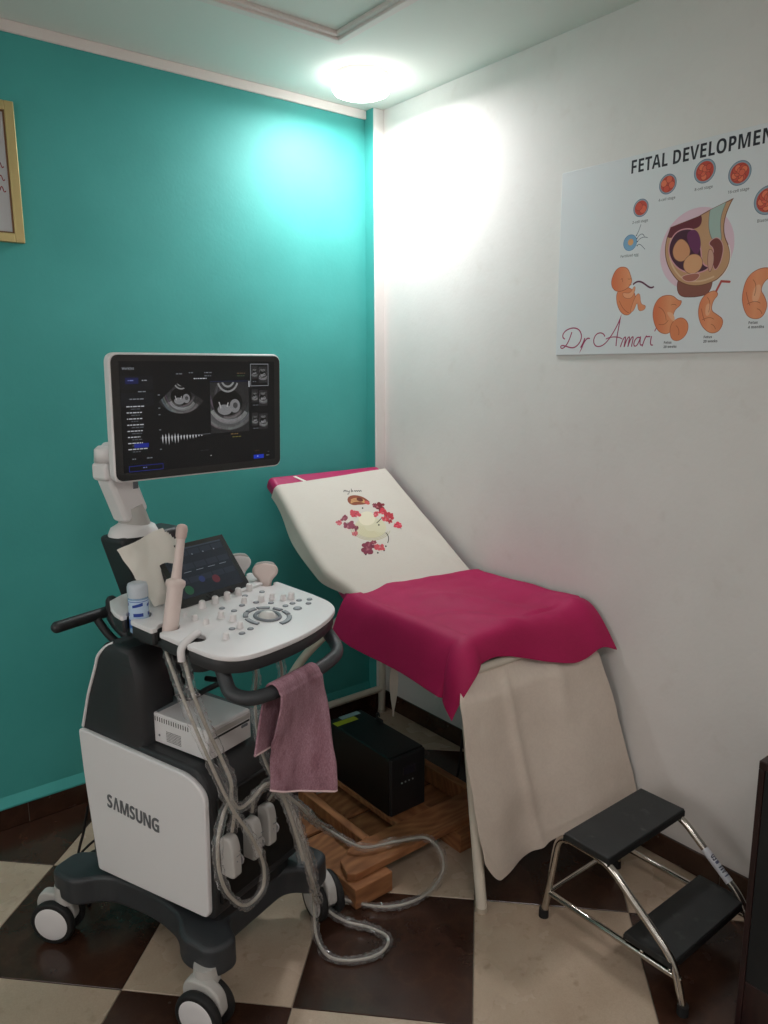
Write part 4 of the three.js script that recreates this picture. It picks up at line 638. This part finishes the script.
{ // neck, monitor arm and monitor
  const neck = extrude(roundPoly([[-0.08, 1.138, 0.02], [0.14, 1.138, 0.02], [0.085, 0.90, 0.02], [-0.005, 0.90, 0.02]], 0.02), 0.10, 0.014, 4).translate(0, 0, -0.205);
  C('neck', neck, M.dark); C('neck_badge', rbox(-0.005, 0.015, 1.105, 1.111, -0.0955, -0.094, 0.0005, 1), M.buttonFace);
  const arm = new THREE.Group(); arm.name = 'monitor_arm'; cart.add(arm);
  mesh('arm_base', lathe([[0, 0.03], [0.03, 0.03], [0.05, 0.018], [0.056, 0.004], [0.056, 0]], 36).scale(1.25, 1.1, 1).translate(-0.005, 1.136, -0.15), M.plastic, arm);
  mesh('swivel', merge([cyl(0.036, 0.042, 0.07, 24).rotateZ(0.25).translate(-0.004, 1.18, -0.15)]), M.plasticGrey, arm);
  const seg = new RoundedBoxGeometry(0.082, 0.165, 0.06, 4, 0.014).rotateZ(0.36).translate(-0.036, 1.262, -0.15); mesh('lower_arm', seg, M.plastic, arm);
  mesh('arm_latch', rbox(-0.02, -0.004, 1.262, 1.284, -0.122, -0.118, 0.001, 1), M.button, arm);
  mesh('knuckle', merge([rbox(-0.102, -0.045, 1.29, 1.338, -0.18, -0.12, 0.012, 3), lathe([[0, 0.042], [0.022, 0.041], [0.032, 0.032], [0.034, 0], [0, 0]], 24).translate(-0.07, 1.338, -0.15)]), M.plastic, arm);
  mesh('upper_arm', new RoundedBoxGeometry(0.25, 0.045, 0.045, 4, 0.014).translate(0.115, 0, 0).rotateY(-0.18).translate(-0.07, 1.365, -0.15), M.plastic, arm);
  mesh('tilt_joint', merge([rbox(0.09, 0.19, 1.36, 1.48, -0.135, -0.075, 0.012)]), M.plastic, arm);
  const mw = 0.515, mh = 0.325;
  const mon = new THREE.Group(); mon.name = 'monitor'; cart.add(mon); const mc = toCart(V(-1.197, 1.45, 0.784)); mon.position.copy(mc); mon.rotation.order = 'YXZ'; mon.rotation.y = 0.096 - CA; mon.rotation.x = 0.037;
  const rr = (w, h, r) => roundPoly([[-w / 2, -h / 2], [w / 2, -h / 2], [w / 2, h / 2], [-w / 2, h / 2]], r);
  mesh('monitor_case', extrude(rr(mw, mh, 0.026), 0.03, 0.006, 4, 10).translate(0, 0, -0.032), M.plastic, mon);
  mesh('monitor_back', extrude(rr(mw * 0.7, mh * 0.7, 0.03), 0.03, 0.01, 3).translate(0, 0, -0.058), M.plastic, mon);
  mesh('bezel_glass', extrude(rr(mw - 0.010, mh - 0.010, 0.022), 0.004, 0.001, 2, 10).translate(0, 0, -0.003), M.gloss, mon);
  const sc = canvasTex(1536, 900, (g, w, h) => {
    g.fillStyle = '#0d0e11'; g.fillRect(0, 0, w, h); let sd = 4242; const r = () => { sd = (sd * 16807) % 2147483647; return sd / 2147483647; };
    const bar = (x, y, ww, hh, c) => { g.fillStyle = c; g.fillRect(x * w, y * h, ww * w, hh * h); };
    const words = (x, y, n, c, s = 16) => { g.fillStyle = c; let q = x * w; for (let k = 0; k < n; k++) { const L = 8 + r() * 26; g.fillRect(q, y * h, L, s * 0.55); q += L + 6; } };
    bar(0.0, 0.13, 0.19, 0.12, '#15171c'); bar(0, 0.28, 0.19, 0.12, '#15171c');
    g.fillStyle = '#9aa0a8'; g.font = 'bold 26px sans-serif'; g.fillText('Worklist', 0.015 * w, 0.075 * h);
    bar(0.03, 0.145, 0.075, 0.055, '#1a2152'); words(0.045, 0.165, 2, '#7f88c8'); words(0.125, 0.165, 2, '#a8acb2');
    words(0.10, 0.265, 2, '#8e949b'); words(0.05, 0.33, 4, '#8e949b');
    for (let k = 0; k < 8; k++) { words(0.03, 0.395 + k * 0.055, 5, '#c6cacf', 17); words(0.055, 0.42 + k * 0.055, 3, '#70757c', 12); }
    bar(0.065, 0.735, 0.085, 0.04, '#20309a'); words(0.05, 0.87, 2, '#8e949b'); words(0.135, 0.87, 2, '#8e949b');
    g.strokeStyle = '#2a3aa8'; g.lineWidth = 4; g.strokeRect(0.03 * w, 0.955 * h - 14, 0.2 * w, 44); words(0.11, 0.955, 2, '#7f88c8');
    words(0.33, 0.11, 2, '#7d8288'); words(0.41, 0.10, 2, '#7d8288'); words(0.51, 0.10, 4, '#8d9298'); words(0.51, 0.13, 3, '#70757c'); words(0.44, 0.155, 6, '#c6cacf'); words(0.73, 0.11, 4, '#7d6a4a', 12); words(0.73, 0.135, 3, '#4f6a4a', 12);
    const fan = (cx, cy, R, zoom, clipBox) => {          // grainy sector with a dark sac and a pale figure in it
      g.save(); g.beginPath(); if (clipBox) g.rect(...clipBox); else { g.moveTo(cx - R * 0.25, cy - R * 0.72); g.arc(cx, cy - R * 0.9, R * 1.75, 0.22 * Math.PI, 0.78 * Math.PI); g.closePath(); } g.clip();
      g.fillStyle = '#2c2c2d'; g.fillRect(cx - R * 2, cy - R * 2, R * 4, R * 4);
      for (let k = 0; k < 70; k++) { const a = 0.12 * Math.PI + r() * 0.76 * Math.PI, q = R * (0.15 + r() * 1.1); g.strokeStyle = `rgba(${150 + r() * 80 | 0},${150 + r() * 80 | 0},${150 + r() * 80 | 0},${0.06 + 0.12 * r()})`; g.lineWidth = R * (0.04 + r() * 0.08); g.beginPath(); g.arc(cx, cy - R * 0.35, q, a, a + 0.5 + r() * 0.9); g.stroke(); }
      for (const [rr2, c, l] of [[0.78, 'rgba(200,200,200,0.5)', 0.16], [1.0, 'rgba(160,160,160,0.4)', 0.2]]) { g.strokeStyle = c; g.lineWidth = R * l; g.beginPath(); g.ellipse(cx + R * 0.05, cy, R * rr2, R * rr2 * 0.8, 0.1, 0.12 * Math.PI, 0.85 * Math.PI); g.stroke(); }
      g.fillStyle = '#0a0a0b'; g.beginPath(); g.ellipse(cx - R * 0.02, cy - R * 0.05, R * 0.62, R * 0.46, 0.05, 0, 7); g.fill();
      g.fillStyle = '#8d8d8f'; g.beginPath(); g.ellipse(cx - R * 0.15, cy + R * 0.2, R * 0.3, R * 0.18, 0.1, 0, 7); g.fill(); g.beginPath(); g.ellipse(cx + R * 0.28, cy + R * 0.08, R * 0.22, R * 0.24, 0, 0, 7); g.fill(); g.strokeStyle = '#b5b5b5'; g.lineWidth = R * 0.05; g.beginPath(); g.moveTo(cx - R * 0.3, cy + R * 0.15); g.lineTo(cx - R * 0.38, cy - R * 0.08); g.moveTo(cx - R * 0.05, cy + R * 0.1); g.lineTo(cx, cy - R * 0.05); g.stroke(); g.fillStyle = '#4a4a4c'; g.beginPath(); g.arc(cx + R * 0.3, cy + R * 0.06, R * 0.1, 0, 7); g.fill();
      g.strokeStyle = '#9a9a9a'; g.lineWidth = R * 0.07; for (const q of [0.25, 0.42]) { g.beginPath(); g.arc(cx, cy - R * 0.85, R * q, 0.1 * Math.PI, 0.9 * Math.PI); g.stroke(); }
      for (let k = 0; k < 900 * zoom; k++) { const a = r() * 6.28, q = Math.sqrt(r()) * R * 1.25; g.fillStyle = r() > 0.5 ? 'rgba(255,255,255,0.10)' : 'rgba(0,0,0,0.16)'; g.fillRect(cx + Math.cos(a) * q, cy + Math.sin(a) * q, 3 + r() * 5, 2 + r() * 3); }
      g.restore();
    };
    fan(0.36 * w, 0.33 * h, 0.105 * w, 1); fan(0.665 * w, 0.41 * h, 0.165 * w, 2.2, [0.545 * w, 0.20 * h, 0.265 * w, 0.49 * h]);
    g.strokeStyle = '#33407a'; g.lineWidth = 3; g.beginPath(); g.moveTo(0.545 * w, 0.19 * h); g.lineTo(0.81 * w, 0.19 * h); g.stroke();
    g.strokeStyle = '#b9bdc2'; g.lineWidth = 2; g.beginPath(); g.moveTo(0.22 * w, 0.70 * h); g.lineTo(0.54 * w, 0.69 * h); g.stroke();
    for (let k = 0; k < 14; k++) { const a = (0.075 - k * 0.0048) * h * (0.7 + 0.5 * r()); g.fillStyle = '#d5d7da'; g.beginPath(); const x = (0.235 + k * 0.019) * w; g.moveTo(x - 7, 0.70 * h); g.lineTo(x, 0.70 * h - a * 0.6); g.lineTo(x + 7, 0.70 * h); g.lineTo(x, 0.70 * h + a); g.fill(); }
    for (const y of [0.30, 0.42, 0.48, 0.62, 0.80]) bar(0.215, y, 0.012, 0.008, '#9aa0a6');
    words(0.68, 0.705, 4, '#9a7a4a', 14); words(0.69, 0.735, 3, '#8a8440', 12); words(0.47, 0.845, 3, '#3c4046', 10);
    for (let k = 0; k < 3; k++) { const y = 0.04 + k * 0.235; g.save(); fan(0.855 * w, (y + 0.07) * h, 0.027 * w, 0.25, [0.832 * w, y * h, 0.045 * w, 0.13 * h]); fan(0.915 * w, (y + 0.085) * h, 0.04 * w, 0.4, [0.885 * w, (y + 0.01) * h, 0.062 * w, 0.16 * h]); g.restore(); words(0.84, y + 0.155, 2, '#7d8288', 10); }
    g.strokeStyle = '#a9adb2'; g.lineWidth = 5; g.strokeRect(0.826 * w, 0.025 * h, 0.128 * w, 0.215 * h);
    bar(0.81, 0.19, 0.008, 0.06, '#c6cacf'); words(0.85, 0.895, 2, '#6e4a3a', 10); bar(0.84, 0.94, 0.075, 0.04, '#1e3fd0'); words(0.865, 0.952, 1, '#c8d0ff', 14); words(0.935, 0.95, 2, '#8e949b', 14); words(0.945, 0.915, 1, '#6e747b', 10);
    g.fillStyle = '#e8e8e8'; g.beginPath(); g.arc(0.54 * w, 0.905 * h, 5, 0, 7); g.fill();
  });
  mesh('screen_display', new THREE.PlaneGeometry(mw - 0.05, mh - 0.045).translate(0, 0.002, 0.0016), phy({ map: sc, color: 0x333333, roughness: 0.2, emissive: 0xffffff, emissiveMap: sc, emissiveIntensity: 0.55 }), mon);
}
// ------------------------------------------------------------------ things on the machine
{ // thermal printer on the shelf
  const p = thing('thermal_printer', 'small white thermal printer box on the shelf of the ultrasound machine', 'printer', fromCart(-0.055, 0.6365, 0.118), CA);
  const w = 0.0735, d = 0.1135, H = 0.08;
  mesh('case', rbox(-w, w, 0, H, -d, d - 0.004, 0.003, 2), M.panelWhite, p);
  mesh('front_panel', rbox(-w, w, 0.002, H - 0.002, d - 0.006, d, 0.002, 2), M.plastic, p);
  mesh('paper_slot', rbox(-w + 0.012, w - 0.004, 0.049, 0.054, d - 0.001, d + 0.0008, 0.0004, 1), M.black, p);
  mesh('control_strip', rbox(-w + 0.004, w - 0.004, 0.058, 0.070, d - 0.001, d + 0.0012, 0.0006, 1), M.plasticGrey, p);
  mesh('control_button', rbox(w - 0.034, w - 0.012, 0.040, 0.0465, d - 0.001, d + 0.0022, 0.001, 1), M.button, p);
  const holes = []; for (let k = 0; k < 18; k++) holes.push(box(-w - 0.0006, -w + 0.001, 0.059, 0.071, -d + 0.012 + k * 0.0085, -d + 0.0145 + k * 0.0085));
  for (let a = 0; a < 12; a++) for (let b = 0; b < 7; b++) holes.push(box(-w - 0.0006, -w + 0.001, 0.012 + b * 0.0042, 0.0142 + b * 0.0042, -0.035 + a * 0.0045, -0.0328 + a * 0.0045));
  const vents = mesh('vent_holes', merge(holes), std({ color: 0x4a4844, roughness: 0.8 }), p); vents.userData.kind = 'stuff';
  mesh('side_screw', cyl(0.003, 0.003, 0.0012, 12).rotateZ(Math.PI / 2).translate(-w - 0.0004, 0.022, -0.062), M.button, p);
  mesh('top_window', rbox(-w + 0.006, w - 0.006, H - 0.001, H + 0.0008, -d + 0.004, -d + 0.045, 0.0005, 1), phy({ color: 0x8a9498, roughness: 0.2 }), p);
}
{ // bottle in its holder
  const q = fromCart(HOLES[0][0], planeH(HOLES[0][1]) - 0.044, HOLES[0][1]);
  const b = thing('spray_bottle', 'translucent bottle with blue label standing in the left cup holder', 'bottle', q, CA);
  mesh('bottle_body', lathe([[0, 0], [0.021, 0], [0.0235, 0.003], [0.0235, 0.085], [0.0225, 0.092], [0, 0.092]], 36), phy({ color: 0x9fc0e2, roughness: 0.25, transmission: 0.25, thickness: 0 }), b);
  mesh('cap', lathe([[0.0225, 0.088], [0.0245, 0.089], [0.0245, 0.113], [0.022, 0.121], [0.015, 0.124], [0, 0.124]], 36), phy({ color: 0xcfd8e0, roughness: 0.3, transmission: 0.15, thickness: 0 }), b);
  const lt = canvasTex(512, 256, (g, w, h) => { g.fillStyle = '#b9cfe6'; g.fillRect(0, 0, w, h); for (const x of [0, 128, 256, 384]) { g.fillStyle = '#1f3f96'; g.beginPath(); g.moveTo(x + 20, 46); g.lineTo(x + 108, 22); g.lineTo(x + 108, 52); g.lineTo(x + 20, 68); g.fill(); g.fillRect(x + 26, 118, 82, 30); g.fillStyle = '#2b54ad'; g.fillRect(x, 12, 128, 5); } g.fillStyle = '#3c73c2'; g.fillRect(0, 178, w, 78); });
  mesh('label', new THREE.CylinderGeometry(0.0238, 0.0238, 0.07, 36, 1, true).translate(0, 0.049, 0), std({ map: lt, roughness: 0.35 }), b);
}
{ // paper towels tucked behind the touch screen
  const p = thing('paper_towels', 'folded stack of white paper towels leaning behind the touch screen', 'paper towels', fromCart(-0.09, planeH(0.03), 0.03), CA);
  for (let k = 0; k < 6; k++) {
    mesh('towel_sheet', sheet(14, 18, (u, v) => {
      const lean = 0.42 + 0.05 * k, L = 0.165 - 0.008 * k; const x = -0.03 + u * 0.14 + v * (-0.06 + 0.012 * k) + 0.008 * k, crumple = 0.006 * Math.sin(u * 7 + k) * v + 0.005 * fold(u * 2 + k, v * 2, 200 + k);
      return V(x, 0.001 + v * L * Math.cos(lean) + 0.028 * u * v + 0.002 * Math.sin(u * 9 + k * 2) * v, 0.028 - 0.010 * k - v * L * Math.sin(lean) * 0.75 + crumple);
    }, 0.0012), M.tissue, p);
  }
}
// sheathed probe cables: a soft cable inside a crinkled clear film sleeve
const at4 = (d) => d.map((q) => q.length === 3 ? atF(...q) : q[3] === 'h' ? atH(q[0], q[1], q[2]) : fromCart(q[0], q[1], q[2]));
function sleeved(parent, pts, r = 0.0042, R = 0.0115, sd = 1) {
  const cur = new THREE.CatmullRomCurve3(pts, false, 'centripetal'), len = cur.getLength(), n = Math.ceil(len / 0.009);
  mesh('cable', new THREE.TubeGeometry(cur, n, r, 8, false), M.cable, parent);
  const g = new THREE.TubeGeometry(cur, n * 2, R, 12, false), p = g.attributes.position, fr = V(), a = V();
  for (let i = 0; i < p.count; i++) { const ring = Math.floor(i / 13), seg = i % 13; fr.copy(cur.getPointAt(clamp(ring / (n * 2)))); a.fromBufferAttribute(p, i).sub(fr); const k = 1 + 0.34 * n2(ring * 0.55, (seg % 12) * 0.9, sd) + 0.22 * n2(ring * 0.13, sd * 3.3, sd + 5); a.multiplyScalar(Math.max(0.55, k)); p.setXYZ(i, fr.x + a.x, fr.y + a.y, fr.z + a.z); }
  g.computeVertexNormals(); mesh('clear_sleeve', g, M.film, parent);
}
function connector(parent, u, v, f, tilt) {
  const c = toCart(atF(u, v, f)); const g = new THREE.Group(); g.name = 'connector'; parent.add(g); g.position.copy(fromCart(c.x, c.y, f)); g.rotation.order = 'YXZ'; g.rotation.y = CA; g.rotation.z = tilt;
  mesh('connector_shell', extrude(roundPoly([[-0.052, -0.03, 0.012], [0.04, -0.03, 0.012], [0.056, -0.012, 0.012], [0.056, 0.012, 0.012], [0.03, 0.022, 0.02], [-0.052, 0.022, 0.014]], 0.01), 0.03, 0.006, 3).translate(0, 0, -0.015).rotateZ(Math.PI / 2).rotateY(Math.PI / 2), M.plasticGrey, g);
  mesh('connector_latch', lathe([[0, 0.008], [0.013, 0.007], [0.016, 0.0]], 24).scale(1, 1, 1.5).rotateZ(-Math.PI / 2).translate(0.014, -0.012, 0.004), M.plastic, g);
  mesh('connector_mark', merge([box(-0.010, 0.002, 0.014, 0.0155, 0.0295, 0.0303), box(-0.010, -0.0075, 0.0, 0.0025, 0.0295, 0.0303), box(-0.002, 0.008, 0.024, 0.0255, 0.0295, 0.0303)]), M.button, g);
  return g;
}
{ // long wand probe in the middle holder
  const hole = HOLES[1], base = fromCart(hole[0], planeH(hole[1]) - 0.03, hole[1]);
  const p = thing('wand_probe', 'long slim pinkish wand transducer standing in the left holder', 'transducer');
  const dir = atF(182.5, 524, hole[1] - 0.018).sub(base).normalize(), L = atF(182.5, 524, hole[1] - 0.018).distanceTo(base);
  const q = new THREE.Quaternion().setFromUnitVectors(V(0, 1, 0), dir), put = (g) => g.applyQuaternion(q).translate(base.x, base.y, base.z);
  mesh('handle', put(lathe([[0, 0], [0.0165, 0.0], [0.018, 0.006], [0.0185, 0.03], [0.019, 0.118], [0.0225, 0.124], [0.0235, 0.130], [0.022, 0.137], [0.014, 0.141], [0, 0.142]], 32)), M.probe, p);
  mesh('shaft', put(lathe([[0.0125, 0.138], [0.0112, 0.16], [0.0102, L - 0.045], [0.0105, L - 0.034]], 28)), M.probe, p);
  mesh('tip', put(lathe([[0.0105, L - 0.036], [0.013, L - 0.03], [0.0138, L - 0.012], [0.011, L - 0.003], [0.005, L], [0, L + 0.0005]], 28)), M.probeTip, p);
  connector(p, 231, 856, 0.29, 0.02);
  sleeved(p, [base.clone().addScaledVector(dir, 0.005), ...at4([[166, 648, 0.17], [174, 674, 0.21], [187, 708, 0.27], [203, 746, 0.31], [217, 778, 0.33], [233, 810, 0.345], [252, 838, 0.355], [264, 868, 0.355], [262, 890, 0.355], [247, 905, 0.355], [229, 895, 0.35], [219, 870, 0.345], [218, 840, 0.335], [224, 812, 0.325], [231, 800, 0.315], [234, 815, 0.305], [232, 832, 0.298]])], 0.0042, 0.0108, 3);
}
function convex(label, hole, lean, turn, tone, cab, con, sd) {
  const base = fromCart(hole[0], planeH(hole[1]) - 0.045, hole[1]); const p = thing('convex_probe', label, 'transducer'); const head = new THREE.Group(); head.name = 'probe_head'; p.add(head); head.position.copy(base); head.rotation.order = 'YXZ'; head.rotation.y = turn; head.rotation.x = lean; head.scale.setScalar(1.15);
  const prof = [[-0.012, 0], [0.012, 0], [0.0135, 0.03], [0.016, 0.045], [0.029, 0.058], [0.032, 0.07], [0.026, 0.082], [0.0, 0.088], [-0.026, 0.082], [-0.032, 0.07], [-0.029, 0.058], [-0.016, 0.045], [-0.0135, 0.03]];
  mesh('handle', extrude(roundPoly(prof, 0.008), 0.026, 0.008, 4, 6).translate(0, 0, -0.013), tone, head);
  mesh('lens', extrude(roundPoly([[-0.027, 0.080, 0.004], [0.027, 0.080, 0.004], [0.02, 0.0885, 0.006], [0, 0.0915, 0.01], [-0.02, 0.0885, 0.006]], 0.004), 0.018, 0.004, 3).translate(0, 0, -0.009), M.plasticGrey, head);
  connector(p, ...con);
  sleeved(p, [base.clone(), ...at4(cab)], 0.0042, 0.0115, sd);
}
convex('pale convex transducer with grey lens in the right rear holder', HOLESR[1], -0.3, -0.55, M.probe,
  [[0.214, 0.90, 0.10, 'c'], [281, 664, 0.22], [281, 700, 0.27], [283, 745, 0.32], [285, 785, 0.345], [296, 820, 0.365], [307, 858, 0.38], [313, 895, 0.12, 'h'], [317, 938, 0.016, 'h'], [330, 957, 0.012, 'h'], [358, 960, 0.012, 'h'], [383, 951, 0.012, 'h'], [388, 938, 0.012, 'h'], [371, 928, 0.013, 'h'], [345, 921, 0.02, 'h'], [325, 908, 0.05, 'h'], [312, 880, 0.375], [299, 838, 0.36], [284, 800, 0.345], [270, 786, 0.335], [256, 793, 0.325], [252, 812, 0.305]],
  [252.5, 838, 0.29, -0.02], 11);
convex('white convex transducer with rounded head beside the touch screen', HOLESR[0], -0.1, -0.35, M.plastic,
  [[0.2, 0.90, 0.04, 'c'], [256, 672, 0.2], [255, 700, 0.25], [260, 745, 0.31], [276, 783, 0.35], [300, 806, 0.375], [330, 831, 0.15, 'h'], [362, 847, 0.115, 'h'], [398, 841, 0.108, 'h'], [426, 838, 0.106, 'h'], [440, 850, 0.09, 'h'], [443, 870, 0.03, 'h'], [431, 890, 0.013, 'h'], [411, 902, 0.012, 'h'], [385, 907, 0.012, 'h'], [350, 901, 0.016, 'h'], [326, 893, 0.05, 'h'], [308, 852, 0.37], [291, 806, 0.35], [277, 790, 0.335], [269, 800, 0.31]],
  [267, 824, 0.29, -0.03], 17);
{
  const p = thing('sheathed_cable', 'spare cable in a clear sleeve looped over the white hook', 'cable');
  sleeved(p, at4([[-0.214, planeH(0.25) - 0.04, 0.252, 'c'], [184, 660, 0.245], [192, 690, 0.28], [206, 726, 0.305], [221, 758, 0.325], [231, 782, 0.34], [232, 800, 0.34], [240, 808, 0.342], [254, 797, 0.345], [266, 784, 0.352], [277, 786, 0.36], [290, 815, 0.375], [303, 860, 0.39]]), 0.0045, 0.012, 23);
}
{ // towel over the front handle, its front flap twisted a little towards the room
  const bar = V(0, 0.859, 0.434), R = 0.0215;
  const fn = (u, v) => {
    const back = 0.15, front = 0.262, tot = back + Math.PI * R + front, d = v * tot; let h, f, s = mix(-0.118, 0.026, u);
    if (d < back) { const q = (back - d) / back; h = bar.y - (back - d); f = bar.z - R - 0.004 - 0.010 * q; s -= 0.028 * q * (1 - u * 0.6); }
    else if (d < back + Math.PI * R) { const a = (d - back) / R; h = bar.y + R * Math.sin(a); f = bar.z - R * Math.cos(a); }
    else { const q = (d - back - Math.PI * R) / front, tw = 0.98 * step(0, 0.9, q); h = bar.y - q * front; const c = s + 0.046; s = -0.046 + c * Math.cos(tw) - 0.008 * q; f = bar.z + (R + 0.004) * (1 - 0.6 * q) + c * Math.sin(tw) + 0.006 * Math.sin(q * 2.2) + 0.008 * q * Math.sin(u * 8 + 0.5) + 0.012 * Math.exp(-(((u - 0.95) / 0.08) ** 2)) * step(0.4, 0.8, q); s += 0.006 * Math.sin(q * 7.5) * step(0.75, 1, u); h -= 0.006 * Math.sin(u * Math.PI) * q; }
    f += 0.004 * fold(u * 1.5, v * 3, 301) * (d > back + Math.PI * R ? 1 : 0.3) - 0.10 * (s + 0.02) * (s + 0.02) * 4 * (d > back && d < back + Math.PI * R ? 1 : 0) * 0;
    return fromCart(s, h, f);
  };
  const t = thing('hand_towel', 'mauve plush hand towel hanging over the front handle', 'towel');
  mesh('towel_cloth', sheet(50, 130, fn, 0.005), M.towel, t);
  const edge = (v) => { const q = []; for (let k = 0; k <= 40; k++) q.push(fn(k / 40, v)); return q; };
  mesh('hem', merge([tube(edge(0.999), 0.0036, 60, 8), tube(edge(0.001), 0.0036, 60, 8)]), M.hem, t);
}
{ // black leads behind the machine
  const c = thing('power_leads', 'three black power leads trailing from the back of the ultrasound machine', 'cable');
  const z = (d) => d.map(([u, v, h]) => atH(u, v, h));
  mesh('lead', tube([...z([[88, 806, 0.26], [84, 830, 0.16], [79, 850, 0.04], [76, 866, 0.007], [72, 884, 0.006], [90, 905, 0.006]])], 0.0045, 50, 8), M.blackRubber, c);
  mesh('lead', tube([...z([[100, 836, 0.2], [88, 846, 0.12], [80, 857, 0.03], [78, 868, 0.006], [86, 890, 0.006]])], 0.004, 40, 8), M.blackRubber, c);
  mesh('lead', tube([...z([[104, 848, 0.16], [92, 852, 0.09], [83, 860, 0.02], [82, 872, 0.006], [98, 892, 0.006]])], 0.004, 40, 8), M.blackRubber, c);
}
renderer.render(scene, camera);
